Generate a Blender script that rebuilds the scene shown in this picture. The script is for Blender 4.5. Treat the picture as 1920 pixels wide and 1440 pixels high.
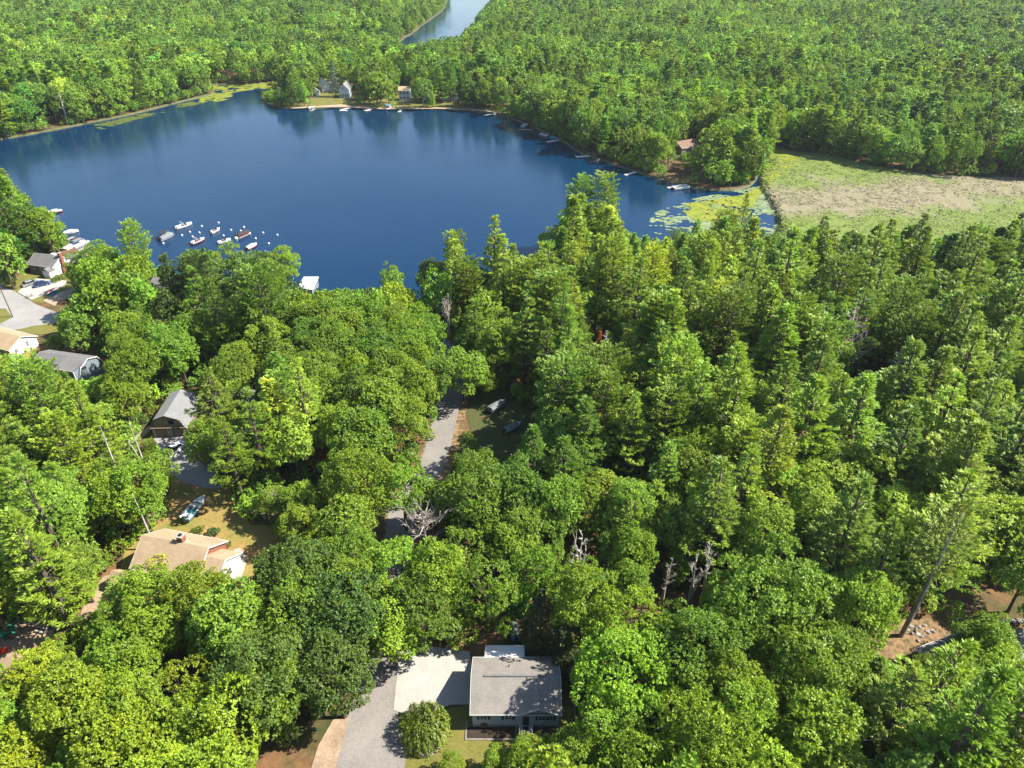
import bpy, math, random
import numpy as np
from mathutils import Vector, Matrix
from mathutils.geometry import tessellate_polygon

# ------------------------------------------------------------------ scene
for o in list(bpy.data.objects): bpy.data.objects.remove(o)
S = bpy.context.scene
COL = S.collection
R = math.radians
FPX, PITCH, CH, GZ = 1331.0, R(33.4), 90.0, 1.0      # focal length in photo pixels, tilt, camera height, ground level

cam_d = bpy.data.cameras.new('camera'); cam = bpy.data.objects.new('camera', cam_d); COL.objects.link(cam)
cam.location = (0, 0, CH); cam.rotation_euler = (R(90) - PITCH, 0, 0)
cam_d.sensor_fit = 'HORIZONTAL'; cam_d.sensor_width = 36; cam_d.lens = FPX / 1920 * 36
cam_d.clip_end = 20000; cam_d.clip_start = 1
S.camera = cam

SUN = Vector((0.95, 0.04, 1.0)).normalized()
w = bpy.data.worlds.new("World"); S.world = w; w.use_nodes = True
nt = w.node_tree; bg = nt.nodes['Background']
sky = nt.nodes.new('ShaderNodeTexSky'); sky.sky_type = 'NISHITA'; sky.sun_disc = False
sky.sun_elevation = math.asin(SUN.z); sky.sun_rotation = math.atan2(SUN.x, SUN.y)
sky.air_density = 1.0; sky.dust_density = 0.6; sky.ozone_density = 2.0
nt.links.new(sky.outputs[0], bg.inputs[0]); bg.inputs[1].default_value = 0.092
sl = bpy.data.lights.new('sun', 'SUN'); sl.energy = 5.0; sl.angle = R(0.53); sl.color = (1.0, 0.93, 0.80)
so = bpy.data.objects.new('sun', sl); COL.objects.link(so); so.rotation_euler = SUN.to_track_quat('Z', 'Y').to_euler()
so.location = (300, 0, 400)
S.view_settings.view_transform = 'Standard'; S.view_settings.look = 'None'
S.view_settings.exposure = 1.42; S.view_settings.gamma = 1.0
S.render.engine = 'CYCLES'
S.cycles.max_bounces = 6; S.cycles.diffuse_bounces = 2; S.cycles.glossy_bounces = 3
S.cycles.transmission_bounces = 4; S.cycles.transparent_max_bounces = 4
S.cycles.caustics_reflective = False; S.cycles.caustics_refractive = False

rnd = random.Random(7)
rng = np.random.default_rng(11)

def G(px, py, z=GZ):
    """world xy of the point at height z seen at a photo pixel"""
    u = (px - 960) / FPX; v = (720 - py) / FPX
    dy = math.cos(PITCH) + v * math.sin(PITCH); dz = -math.sin(PITCH) + v * math.cos(PITCH)
    t = (z - CH) / dz
    return (u * t, dy * t)
def proj(x, y, z):
    d = y * math.cos(PITCH) - (z - CH) * math.sin(PITCH); up = y * math.sin(PITCH) + (z - CH) * math.cos(PITCH)
    return 960 + FPX * x / d, 720 - FPX * up / d

# ------------------------------------------------------------------ materials
MATS = {}
def nodes(name):
    m = bpy.data.materials.new(name); m.use_nodes = True
    MATS[name] = m
    return m, m.node_tree, m.node_tree.nodes['Principled BSDF']
def N(t, kind, **kw):
    n = t.nodes.new(kind)
    for k, v in kw.items(): setattr(n, k, v)
    return n
def pos_noise(t, scale, detail=3, rough=0.6, coord='pos', dist=0.0):
    n = N(t, 'ShaderNodeTexNoise'); n.inputs['Scale'].default_value = scale
    n.inputs['Detail'].default_value = detail; n.inputs['Roughness'].default_value = rough
    n.inputs['Distortion'].default_value = dist
    if coord == 'pos':
        g = N(t, 'ShaderNodeNewGeometry'); t.links.new(g.outputs['Position'], n.inputs['Vector'])
    else:
        g = N(t, 'ShaderNodeTexCoord'); t.links.new(g.outputs['Object'], n.inputs['Vector'])
    return n
def ramp(t, src, stops):
    r = N(t, 'ShaderNodeValToRGB'); e = r.color_ramp.elements
    while len(e) < len(stops): e.new(0.5)
    for i, (p, c) in enumerate(stops): e[i].position = p; e[i].color = (*c, 1)
    t.links.new(src, r.inputs[0]); return r
def mixc(t, fac, a, b, mode='MIX'):
    m = N(t, 'ShaderNodeMix', data_type='RGBA', blend_type=mode)
    if isinstance(fac, (int, float)): m.inputs[0].default_value = fac
    else: t.links.new(fac, m.inputs[0])
    for s, i in ((a, 6), (b, 7)):
        if isinstance(s, tuple): m.inputs[i].default_value = (*s, 1)
        else: t.links.new(s, m.inputs[i])
    return m.outputs[2]
def mat(name, c1, c2=None, scale=1.0, rough=0.85, metallic=0.0, coord='pos', bump=0.0, fine=None, spec=0.3, lo=.35, hi=.65):
    m, t, b = nodes(name)
    b.inputs['Roughness'].default_value = rough; b.inputs['Metallic'].default_value = metallic
    b.inputs['Specular IOR Level'].default_value = spec
    c2 = c2 or tuple(x * 0.82 for x in c1); c1 = tuple(x * .84 for x in c1); c2 = tuple(x * .84 for x in c2)
    n = pos_noise(t, scale, 5, 0.62, coord)
    col = ramp(t, n.outputs['Fac'], [(lo, c1), (hi, c2)]).outputs[0]
    if fine:
        n2 = pos_noise(t, fine, 3, 0.7, coord)
        rr = ramp(t, n2.outputs['Fac'], [(0.3, (0.72,) * 3), (0.7, (1.15,) * 3)])
        col = mixc(t, 1.0, col, rr.outputs[0], 'MULTIPLY')
        n = n2
    t.links.new(col, b.inputs['Base Color'])
    if bump:
        bp = N(t, 'ShaderNodeBump'); bp.inputs['Strength'].default_value = bump; bp.inputs['Distance'].default_value = 0.1
        t.links.new(n.outputs['Fac'], bp.inputs['Height']); t.links.new(bp.outputs[0], b.inputs['Normal'])
    return m

def leaf_mat(name, source):
    """leaf shader; the crown's own colour comes from the object colour or from the instance's tint"""
    m, t, b = nodes(name)
    if source == 'object': src = N(t, 'ShaderNodeObjectInfo').outputs['Color']
    else:
        a = N(t, 'ShaderNodeAttribute', attribute_type='INSTANCER', attribute_name='tint'); src = a.outputs['Color']
    n = pos_noise(t, 0.55, 3, 0.6)
    col = mixc(t, 1.0, src, ramp(t, n.outputs['Fac'], [(0.3, (0.96, 1.06, 1.0)), (0.72, (1.76, 1.60, 1.08))]).outputs[0], 'MULTIPLY')
    n2 = pos_noise(t, 3.2, 2, 0.7)
    col = mixc(t, 1.0, col, ramp(t, n2.outputs['Fac'], [(0.3, (0.70, 0.76, 0.8)), (0.7, (1.34, 1.26, 1.1))]).outputs[0], 'MULTIPLY')
    t.links.new(col, b.inputs['Base Color'])
    b.inputs['Roughness'].default_value = 0.5; b.inputs['Specular IOR Level'].default_value = 0.35
    tr = N(t, 'ShaderNodeBsdfTranslucent'); t.links.new(mixc(t, 1.0, col, (1.25, 1.15, 0.5), 'MULTIPLY'), tr.inputs[0])
    mx = N(t, 'ShaderNodeMixShader'); mx.inputs[0].default_value = 0.30
    out = t.nodes['Material Output']
    t.links.new(b.outputs[0], mx.inputs[1]); t.links.new(tr.outputs[0], mx.inputs[2]); t.links.new(mx.outputs[0], out.inputs[0])
    return m
leaf_mat('leaf', 'object'); leaf_mat('leaf_far', 'inst')
mat('bark', (0.16, 0.12, 0.09), (0.08, 0.06, 0.045), 1.5, 0.95)
mat('pine_bark', (0.13, 0.10, 0.075), (0.08, 0.06, 0.045), 1.5, 0.95)
mat('dead_wood', (0.42, 0.37, 0.33), (0.26, 0.22, 0.19), 1.2, 0.95)
mat('pale_wood', (0.55, 0.50, 0.44), (0.36, 0.32, 0.28), 1.5, 0.95)
mat('forest_floor', (0.20, 0.105, 0.05), (0.055, 0.065, 0.02), 0.12, 0.95, fine=1.3, lo=.38, hi=.60)
mat('asphalt', (0.268, 0.248, 0.23), (0.20, 0.187, 0.178), 0.18, 0.9, fine=6.0, bump=.2)
mat('asphalt_pale', (0.33, 0.32, 0.31), (0.28, 0.27, 0.265), 0.2, 0.9, fine=5.0, bump=.2)
mat('gravel', (0.455, 0.43, 0.40), (0.38, 0.36, 0.335), 0.5, 0.95, fine=7.0, bump=.5)
mat('sand', (0.44, 0.35, 0.26), (0.33, 0.25, 0.17), 0.5, 0.95, fine=4.0)
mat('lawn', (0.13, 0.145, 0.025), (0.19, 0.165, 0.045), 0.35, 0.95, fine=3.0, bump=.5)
mat('lawn_shade', (0.055, 0.085, 0.02), (0.09, 0.085, 0.03), 0.3, 0.95, fine=3.0, bump=.5)  # darker copy of the lawn, tree shade put into its colour
mat('dry_lawn', (0.33, 0.215, 0.075), (0.19, 0.19, 0.04), 0.16, 0.95, fine=2.5, bump=.4, lo=.42, hi=.68)
mat('needle_litter', (0.31, 0.19, 0.10), (0.10, 0.085, 0.04), 0.9, 0.95, fine=3.5, bump=.6, lo=.40, hi=.60)
mat('mulch', (0.05, 0.035, 0.025), (0.03, 0.022, 0.016), 2.0, 0.95)
mat('dirt', (0.40, 0.29, 0.20), (0.26, 0.19, 0.13), 0.4, 0.95, fine=2.5)
mat('stone', (0.36, 0.33, 0.31), (0.22, 0.20, 0.19), 1.5, 0.9, bump=.5)
mat('concrete', (0.42, 0.40, 0.37), None, 0.6, 0.9, fine=5)
mat('mud', (0.10, 0.12, 0.035), (0.06, 0.06, 0.025), 0.5, 0.7)
mat('white_paint', (0.72, 0.72, 0.70), (0.62, 0.62, 0.60), 1.2, 0.6)
mat('white_metal', (0.76, 0.76, 0.76), (0.66, 0.66, 0.67), 0.8, 0.4)
mat('boat_white', (0.78, 0.78, 0.77), (0.70, 0.70, 0.70), 1.2, 0.25, spec=.5)
mat('boat_grey', (0.33, 0.36, 0.38), None, 1.2, 0.4)
mat('boat_maroon', (0.16, 0.035, 0.035), None, 1.2, 0.35)
mat('boat_red', (0.50, 0.12, 0.10), None, 1.2, 0.35)
mat('dark_canvas', (0.035, 0.04, 0.045), None, 2, 0.8)
mat('grey_canvas', (0.20, 0.21, 0.22), None, 2, 0.8)
mat('blue_canvas', (0.07, 0.24, 0.50), None, 2, 0.7)
mat('teal_canvas', (0.05, 0.30, 0.32), None, 2, 0.7)
mat('green_tarp', (0.03, 0.22, 0.13), None, 2, 0.6)
mat('red_paint', (0.55, 0.03, 0.02), None, 2, 0.4)
mat('metal', (0.50, 0.51, 0.52), None, 2, 0.35, 0.8)
mat('black_plastic', (0.02, 0.02, 0.022), None, 2, 0.5)
mat('rubber', (0.02, 0.02, 0.02), None, 2, 0.85)
mat('brick', (0.30, 0.12, 0.075), (0.20, 0.08, 0.05), 3, 0.9)
mat('wood_deck', (0.36, 0.33, 0.29), (0.27, 0.25, 0.22), 1.5, 0.85)
mat('brown_wood', (0.26, 0.18, 0.12), (0.2, 0.14, 0.1), 1.5, 0.85)
mat('dark_trim', (0.03, 0.045, 0.06), None, 2, 0.6)
mat('bush_red', (0.20, 0.10, 0.05), (0.08, 0.08, 0.03), 2, 0.9)
mat('car_silver', (0.45, 0.46, 0.47), None, 2, 0.25, 0.5, spec=.5)
mat('car_blue', (0.02, 0.07, 0.22), None, 2, 0.22, 0.2, spec=.6)
mat('car_white', (0.78, 0.78, 0.78), None, 2, 0.25, spec=.5)
m_, t_, b_ = nodes('glass'); b_.inputs['Base Color'].default_value = (0.02, 0.03, 0.035, 1); b_.inputs['Roughness'].default_value = 0.08; b_.inputs['Specular IOR Level'].default_value = 0.7

def siding(name, c, course=0.18, dark=0.8):
    c = tuple(x * .86 for x in c)
    m, t, b = nodes(name)
    tc = N(t, 'ShaderNodeTexCoord'); sp = N(t, 'ShaderNodeSeparateXYZ'); t.links.new(tc.outputs['Object'], sp.inputs[0])
    ml = N(t, 'ShaderNodeMath', operation='MULTIPLY'); ml.inputs[1].default_value = 1 / course; t.links.new(sp.outputs['Z'], ml.inputs[0])
    fr = N(t, 'ShaderNodeMath', operation='FRACT'); t.links.new(ml.outputs[0], fr.inputs[0])
    r1 = ramp(t, fr.outputs[0], [(0.0, (dark,) * 3), (0.18, (1, 1, 1))])
    n = pos_noise(t, 1.0, 4, 0.6, 'obj'); r2 = ramp(t, n.outputs['Fac'], [(0.3, tuple(x * .88 for x in c)), (0.7, c)])
    t.links.new(mixc(t, 1.0, r2.outputs[0], r1.outputs[0], 'MULTIPLY'), b.inputs['Base Color']); b.inputs['Roughness'].default_value = 0.6
def shingle(name, c1, c2, sx=1.0):
    m, t, b = nodes(name)
    tc = N(t, 'ShaderNodeTexCoord')
    br = N(t, 'ShaderNodeTexBrick'); br.inputs['Scale'].default_value = 1.0
    br.inputs['Brick Width'].default_value = 0.33 * sx; br.inputs['Row Height'].default_value = 0.15; br.inputs['Mortar Size'].default_value = 0.012
    br.inputs['Color1'].default_value = (*c1, 1); br.inputs['Color2'].default_value = (*c2, 1)
    br.inputs['Mortar'].default_value = (*[x * .6 for x in c1], 1); br.inputs['Bias'].default_value = 0
    t.links.new(tc.outputs['Object'], br.inputs['Vector'])
    n = pos_noise(t, 0.45, 5, 0.65, 'obj'); r = ramp(t, n.outputs['Fac'], [(0.3, (0.82, 0.81, 0.80)), (0.7, (1.1, 1.1, 1.1))])
    n3 = pos_noise(t, 9, 2, 0.6, 'obj'); r3 = ramp(t, n3.outputs['Fac'], [(0.3, (0.82,) * 3), (0.7, (1.15,) * 3)])
    c = mixc(t, 1.0, br.outputs['Color'], r.outputs[0], 'MULTIPLY')
    t.links.new(mixc(t, 1.0, c, r3.outputs[0], 'MULTIPLY'), b.inputs['Base Color']); b.inputs['Roughness'].default_value = 0.95
siding('siding_blue', (0.50, 0.60, 0.66)); siding('siding_white', (0.74, 0.73, 0.70)); siding('siding_grey', (0.19, 0.24, 0.28))
siding('siding_brown', (0.33, 0.24, 0.17)); siding('siding_dark', (0.13, 0.14, 0.15)); siding('siding_cottage', (0.55, 0.62, 0.72))
siding('garage_panel', (0.24, 0.17, 0.12), 0.5)
shingle('roof_grey', (0.235, 0.215, 0.195), (0.20, 0.185, 0.17)); shingle('roof_dark', (0.16, 0.16, 0.165), (0.13, 0.13, 0.135))
shingle('roof_tan', (0.40, 0.30, 0.19), (0.34, 0.25, 0.16)); shingle('roof_brown', (0.21, 0.135, 0.10), (0.18, 0.115, 0.085))
shingle('roof_pale', (0.20, 0.205, 0.21), (0.17, 0.175, 0.18))

# water: dark body, sky mirrored in small wind ripples
m_, t_, b_ = nodes('lake_water')
b_.inputs['Base Color'].default_value = (0.001, 0.020, 0.056, 1); b_.inputs['Roughness'].default_value = 0.09
b_.inputs['IOR'].default_value = 1.33; b_.inputs['Specular IOR Level'].default_value = 0.5
g_ = N(t_, 'ShaderNodeNewGeometry'); mp_ = N(t_, 'ShaderNodeMapping'); mp_.inputs['Rotation'].default_value = (0, 0, 0.35); mp_.inputs['Scale'].default_value = (0.7, 1.5, 1)
t_.links.new(g_.outputs['Position'], mp_.inputs[0])
n1_ = N(t_, 'ShaderNodeTexNoise'); n1_.inputs['Scale'].default_value = 0.55; n1_.inputs['Detail'].default_value = 4; n1_.inputs['Roughness'].default_value = 0.62
t_.links.new(mp_.outputs[0], n1_.inputs['Vector'])
bp_ = N(t_, 'ShaderNodeBump'); bp_.inputs['Distance'].default_value = 0.16
nn_ = pos_noise(t_, 0.012, 3, 0.55); rs_ = ramp(t_, nn_.outputs['Fac'], [(0.38, (0.18,) * 3), (0.60, (0.72,) * 3)])
t_.links.new(rs_.outputs[0], bp_.inputs['Strength'])
t_.links.new(n1_.outputs['Fac'], bp_.inputs['Height']); t_.links.new(bp_.outputs[0], b_.inputs['Normal'])

# marsh: pinkish dry reed bed with green margins
m_, t_, b_ = nodes('marsh')
nA = pos_noise(t_, 0.045, 5, 0.68, dist=0.6); nB = pos_noise(t_, 0.6, 4, 0.75)
gm = N(t_, 'ShaderNodeNewGeometry'); vm = N(t_, 'ShaderNodeVectorMath', operation='SUBTRACT'); t_.links.new(gm.outputs['Position'], vm.inputs[0])
cm_ = G(1700, 360); vm.inputs[1].default_value = (cm_[0], cm_[1], GZ)
vr = N(t_, 'ShaderNodeMapping'); vr.vector_type = 'TEXTURE'; vr.inputs['Rotation'].default_value = (0, 0, 0.26); vr.inputs['Scale'].default_value = (72, 19, 50)
t_.links.new(vm.outputs[0], vr.inputs[0]); ln = N(t_, 'ShaderNodeVectorMath', operation='LENGTH'); t_.links.new(vr.outputs[0], ln.inputs[0])
ad = N(t_, 'ShaderNodeMath', operation='MULTIPLY_ADD'); t_.links.new(nA.outputs['Fac'], ad.inputs[0]); ad.inputs[1].default_value = 3.4; t_.links.new(ln.outputs['Value'], ad.inputs[2])
sb = N(t_, 'ShaderNodeMath', operation='MULTIPLY'); sb.inputs[1].default_value = 0.28; t_.links.new(ad.outputs[0], sb.inputs[0])
dry = ramp(t_, nB.outputs['Fac'], [(0.3, (0.235, 0.195, 0.125)), (0.7, (0.14, 0.13, 0.07))]).outputs[0]
grn = ramp(t_, nB.outputs['Fac'], [(0.32, (0.08, 0.13, 0.02)), (0.68, (0.145, 0.18, 0.025))]).outputs[0]
nC = pos_noise(t_, 0.35, 4, 0.7); dry = mixc(t_, ramp(t_, nC.outputs['Fac'], [(.52, (0, 0, 0)), (.66, (.8, .8, .8))]).outputs[0], dry, (0.10, 0.13, 0.03))
fac = ramp(t_, sb.outputs[0], [(0.66, (0, 0, 0)), (0.84, (1, 1, 1))]).outputs[0]
t_.links.new(mixc(t_, fac, dry, grn), b_.inputs['Base Color']); b_.inputs['Roughness'].default_value = 0.95
bp_ = N(t_, 'ShaderNodeBump'); bp_.inputs['Strength'].default_value = 0.8; bp_.inputs['Distance'].default_value = 0.5
t_.links.new(nB.outputs['Fac'], bp_.inputs['Height']); t_.links.new(bp_.outputs[0], b_.inputs['Normal'])
mat('lily', (0.25, 0.27, 0.025), (0.17, 0.22, 0.022), 0.25, 0.6, lo=.4, hi=.6)
mat('lily_pale', (0.26, 0.32, 0.17), (0.16, 0.22, 0.10), 0.25, 0.5)
mat('algae', (0.11, 0.15, 0.025), (0.06, 0.09, 0.015), 0.2, 0.8, fine=1.2)

# ------------------------------------------------------------------ mesh helpers
class MB:
    def __init__(s): s.v = []; s.f = []
    def add(s, vs, fs):
        o = len(s.v); s.v += [tuple(p) for p in vs]; s.f += [tuple(i + o for i in f) for f in fs]; return s
    def box(s, x0, x1, y0, y1, z0, z1):
        return s.add([(x0, y0, z0), (x1, y0, z0), (x1, y1, z0), (x0, y1, z0), (x0, y0, z1), (x1, y0, z1), (x1, y1, z1), (x0, y1, z1)],
                     [(0, 3, 2, 1), (4, 5, 6, 7), (0, 1, 5, 4), (1, 2, 6, 5), (2, 3, 7, 6), (3, 0, 4, 7)])
    def tube(s, pts, rads, n=7, cap=True):
        P = [Vector(p) for p in pts]; vs = []; fs = []
        for i, p in enumerate(P):
            d = (P[min(i + 1, len(P) - 1)] - P[max(i - 1, 0)]).normalized()
            a = d.cross(Vector((0, 0, 1)) if abs(d.z) < .9 else Vector((1, 0, 0))).normalized(); b = d.cross(a)
            for k in range(n):
                t = 2 * math.pi * k / n; vs.append(p + (a * math.cos(t) + b * math.sin(t)) * rads[i])
        for i in range(len(P) - 1):
            for k in range(n): fs.append((i * n + k, i * n + (k + 1) % n, (i + 1) * n + (k + 1) % n, (i + 1) * n + k))
        if cap: fs.append(tuple(range(n))[::-1]); fs.append(tuple((len(P) - 1) * n + k for k in range(n)))
        return s.add(vs, fs)
    def prism(s, poly, axis, a, b):
        """polygon in the plane across `axis`, pushed from a to b along it (x: poly is (y,z); y: (x,z); z: (x,y))"""
        n = len(poly)
        def P(q, t): return {'x': (t, q[0], q[1]), 'y': (q[0], t, q[1]), 'z': (q[0], q[1], t)}[axis]
        vs = [P(q, a) for q in poly] + [P(q, b) for q in poly]
        fs = [tuple(range(n))[::-1], tuple(range(n, 2 * n))] + [(i, (i + 1) % n, n + (i + 1) % n, n + i) for i in range(n)]
        return s.add(vs, fs)
    def loft(s, secs, cap=True):
        n = len(secs[0]); vs = [p for c in secs for p in c]; fs = []
        for i in range(len(secs) - 1):
            for k in range(n): fs.append((i * n + k, i * n + (k + 1) % n, (i + 1) * n + (k + 1) % n, (i + 1) * n + k))
        if cap: fs.append(tuple(range(n))[::-1]); fs.append(tuple((len(secs) - 1) * n + k for k in range(n)))
        return s.add(vs, fs)
    def blob(s, c, r, seed=0, n=10, m=7):
        q = random.Random(seed); vs = []; fs = []
        for i in range(m + 1):
            for k in range(n):
                a = math.pi * i / m; b = 2 * math.pi * k / n; j = 1 + q.uniform(-.13, .13) * (0 < i < m)
                vs.append((c[0] + r[0] * math.sin(a) * math.cos(b) * j, c[1] + r[1] * math.sin(a) * math.sin(b) * j, c[2] + r[2] * math.cos(a) * j))
        for i in range(m):
            for k in range(n): fs.append((i * n + k, (i + 1) * n + k, (i + 1) * n + (k + 1) % n, i * n + (k + 1) % n))
        return s.add(vs, fs)
    def mesh(s, name):
        me = bpy.data.meshes.new(name); me.from_pydata(s.v, [], s.f); me.update(); return me
def fixn(me):
    import bmesh
    bm = bmesh.new(); bm.from_mesh(me); bmesh.ops.recalc_face_normals(bm, faces=bm.faces); bm.to_mesh(me); bm.free()
def obj(name, mb, m, parent=None, bevel=0, smooth=False):
    me = mb.mesh(name) if isinstance(mb, MB) else mb
    if isinstance(mb, MB): fixn(me)
    if m: me.materials.clear(); me.materials.append(MATS[m] if isinstance(m, str) else m)
    o = bpy.data.objects.new(name, me); COL.objects.link(o)
    if parent: o.parent = parent
    if bevel:
        b = o.modifiers.new('bevel', 'BEVEL'); b.width = bevel; b.segments = 2; b.limit_method = 'ANGLE'
    if smooth:
        for p in me.polygons: p.use_smooth = True
    return o
def tag(o, label=None, cat=None, group=None, kind=None):
    if label: o['label'] = label
    if cat: o['category'] = cat
    if group: o['group'] = group
    if kind: o['kind'] = kind
    return o
def thing(name, label, cat, xy, rz=0, group=None, z=GZ):
    o = bpy.data.objects.new(name, None); COL.objects.link(o); o.empty_display_size = 0.5
    o.location = (xy[0], xy[1], z); o.rotation_euler = (0, 0, rz)
    return tag(o, label, cat, group)

# ------------------------------------------------------------------ the setting: land, water, roads
def chaikin(P, n=2):
    for _ in range(n):
        Q = []
        for i in range(len(P)):
            a, b = P[i], P[(i + 1) % len(P)]
            Q += [(a[0] * .75 + b[0] * .25, a[1] * .75 + b[1] * .25), (a[0] * .25 + b[0] * .75, a[1] * .25 + b[1] * .75)]
        P = Q
    return P
def rough_edge(P, amp, seed, step=4.0):
    q = random.Random(seed); out = []
    for i in range(len(P)):
        a, b = P[i], P[(i + 1) % len(P)]; L = math.dist(a, b); k = max(1, int(L / step))
        for j in range(k):
            t = j / k; out.append((a[0] + (b[0] - a[0]) * t + q.uniform(-amp, amp), a[1] + (b[1] - a[1]) * t + q.uniform(-amp, amp)))
    return out
def area(P): return sum(P[i][0] * P[(i + 1) % len(P)][1] - P[(i + 1) % len(P)][0] * P[i][1] for i in range(len(P))) / 2
def px(L, z=GZ): return [G(x, y, z) for x, y in L]
def sheet(name, P, z, m, kind='structure', holes=()):
    loops = [[Vector((x, y, z)) for x, y in P]] + [[Vector((x, y, z)) for x, y in h] for h in holes]
    flat = [v for l in loops for v in l]
    me = bpy.data.meshes.new(name); me.from_pydata([tuple(v) for v in flat], [], tessellate_polygon(loops)); me.update()
    for p in me.polygons:
        if p.normal.z < 0: p.flip()
    o = obj(name, me, m); o['kind'] = kind
    return o

lake_px = [(-420, 300), (-250, 275), (-60, 268), (0, 260), (90, 243), (170, 228), (240, 214), (310, 196), (370, 182), (405, 172), (385, 163), (410, 156),
           (460, 158), (520, 151), (545, 148), (548, 160), (520, 172), (490, 182), (505, 196), (548, 203), (640, 200), (720, 204), (820, 203), (905, 207), (950, 216),
           (1000, 236), (1050, 259), (1090, 286), (1140, 303), (1200, 321), (1260, 341), (1320, 353), (1380, 355), (1412, 343), (1425, 318), (1440, 292),
           (1450, 296), (1436, 325), (1430, 345), (1442, 370), (1464, 400), (1470, 436), (1440, 450), (1380, 462), (1300, 470), (1200, 462), (1110, 452),
           (1060, 480), (1000, 520), (930, 552), (850, 572), (760, 575), (690, 562), (610, 556), (560, 560), (450, 556), (340, 532), (250, 512),
           (200, 488), (160, 474), (132, 462), (118, 446), (70, 432), (0, 405), (-100, 385), (-300, 380), (-520, 350)]
LAKE = rough_edge(chaikin(px(lake_px), 2), 0.5, 3)
top_px = [(700, 92), (735, 84), (772, 62), (795, 42), (828, 22), (838, 4), (842, -40), (960, -45), (940, -5), (912, 12), (900, 30), (890, 52), (875, 80), (850, 100), (780, 104)]
LAKE2 = rough_edge(chaikin(px(top_px), 2), 1.0, 4, 8)
for L in (LAKE, LAKE2):
    if area(L) < 0: L.reverse()
BIG = [(-4000, -1500), (4000, -1500), (4000, 7000), (-4000, 7000)]
sheet('ground', BIG, GZ, 'forest_floor', holes=[LAKE, LAKE2])
def inset(P, d):
    out = []; n = len(P)
    for i in range(n):
        a, b = P[i - 1], P[(i + 1) % n]; tx, ty = b[0] - a[0], b[1] - a[1]; l = math.hypot(tx, ty) or 1
        out.append((P[i][0] - ty / l * d, P[i][1] + tx / l * d))
    return out
for nm, L in (('lake_bank', LAKE), ('far_lake_bank', LAKE2)):
    ins = inset(L, 1.6); n = len(L)
    me = bpy.data.meshes.new(nm); me.from_pydata([(x, y, GZ) for x, y in L] + [(x, y, -0.6) for x, y in ins], [], [(i, (i + 1) % n, n + (i + 1) % n, n + i) for i in range(n)])
    obj(nm, me, 'mud')['kind'] = 'structure'
sheet('lake', LAKE, 0.35, 'lake_water'); sheet('far_lake', LAKE2, 0.35, 'lake_water')
WZ = 0.35

def zp(scale, ox, oy): return lambda L: [(ox + x / scale, oy + y / scale) for x, y in L]
zb = zp(5.538, 0, 440); za = zp(5.5375, 200, 720); zn = zp(3.2, 560, 1130); zt = zp(6.857, 210, 950)
def ribbon(name, pts, wid, z, m):
    P = [Vector((*p, 0)) for p in pts]; L = []; Rr = []
    Q = []; W = []
    for i in range(len(P) - 1):
        for k in range(6):
            t = k / 6; p0 = P[max(i - 1, 0)]; p1 = P[i]; p2 = P[i + 1]; p3 = P[min(i + 2, len(P) - 1)]
            Q.append(0.5 * ((2 * p1) + (p2 - p0) * t + (2 * p0 - 5 * p1 + 4 * p2 - p3) * t * t + (3 * p1 - p0 - 3 * p2 + p3) * t ** 3)); W.append(wid[i] * (1 - t) + wid[i + 1] * t)
    Q.append(P[-1]); W.append(wid[-1])
    for i, p in enumerate(Q):
        d = (Q[min(i + 1, len(Q) - 1)] - Q[max(i - 1, 0)]).normalized(); s = Vector((-d.y, d.x, 0)) * W[i] / 2
        L.append(p + s); Rr.append(p - s)
    poly = [(v.x, v.y) for v in L] + [(v.x, v.y) for v in reversed(Rr)]
    sheet(name, poly, z, m)
    return [(q.x, q.y) for q in Q], W
road_px = [(640, 1700), (672, 1500), (692, 1420), (700, 1340), (720, 1240), (738, 1130), (748, 1040), (757, 950), (800, 892), (826, 820), (842, 745), (846, 700), (835, 660), (800, 620)]
_, ROADW = ribbon('shoulder', [(x + .7, y) for x, y in px(road_px)][5:], [6.6, 6.6, 7.0, 7.0, 7.0, 7.0, 7.2, 7, 7], GZ + .04, 'needle_litter')
ROADC, ROADW2 = ribbon('road', px(road_px), [10, 9.6, 9.4, 6.6, 4.8, 4.9, 4.9, 4.9, 4.9, 5, 5, 5, 5, 5], GZ + .08, 'asphalt')
sheet('gravel_driveway', px([(738, 1332), (742, 1290), (750, 1222), (800, 1212), (880, 1222), (884, 1250), (884, 1322), (845, 1322), (790, 1345), (760, 1340)]), GZ + .12, 'gravel')
sheet('verge', px([(575, 1470), (596, 1400), (625, 1350), (655, 1345), (640, 1400), (622, 1470)]), GZ + .12, 'dirt')
sheet('lawn', px([(765, 1470), (752, 1400), (745, 1345), (790, 1338), (880, 1322), (890, 1300), (1100, 1330), (1110, 1470)]), GZ + .06, 'lawn')
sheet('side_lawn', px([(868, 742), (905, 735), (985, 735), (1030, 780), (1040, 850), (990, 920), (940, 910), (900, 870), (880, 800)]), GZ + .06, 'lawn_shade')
# yard of the tan-roofed house
sheet('dry_lawn', px([(330, 880), (430, 915), (470, 985), (530, 985), (535, 1060), (500, 1110), (430, 1130), (300, 1130), (215, 1110), (235, 1030), (270, 985), (310, 950)]), GZ + .06, 'dry_lawn')
sheet('garage_driveway', px(za([(480, 545), (860, 545), (960, 560), (930, 650), (850, 760), (1000, 830), (1180, 960), (1180, 1090), (1000, 1080), (780, 1020), (640, 900), (560, 760), (520, 640)])), GZ + .1, 'asphalt_pale')
sheet('garage_lawn', px(za([(820, 545), (930, 400), (1010, 430), (1010, 545)])), GZ + .06, 'dry_lawn')
sheet('garage_path', px(za([(240, 600), (250, 580), (470, 420), (500, 440), (330, 600)])), GZ + .1, 'sand')
sheet('garage_walk', px(za([(940, 560), (1000, 490), (1120, 480), (1100, 560)])), GZ + .12, 'concrete')
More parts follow.
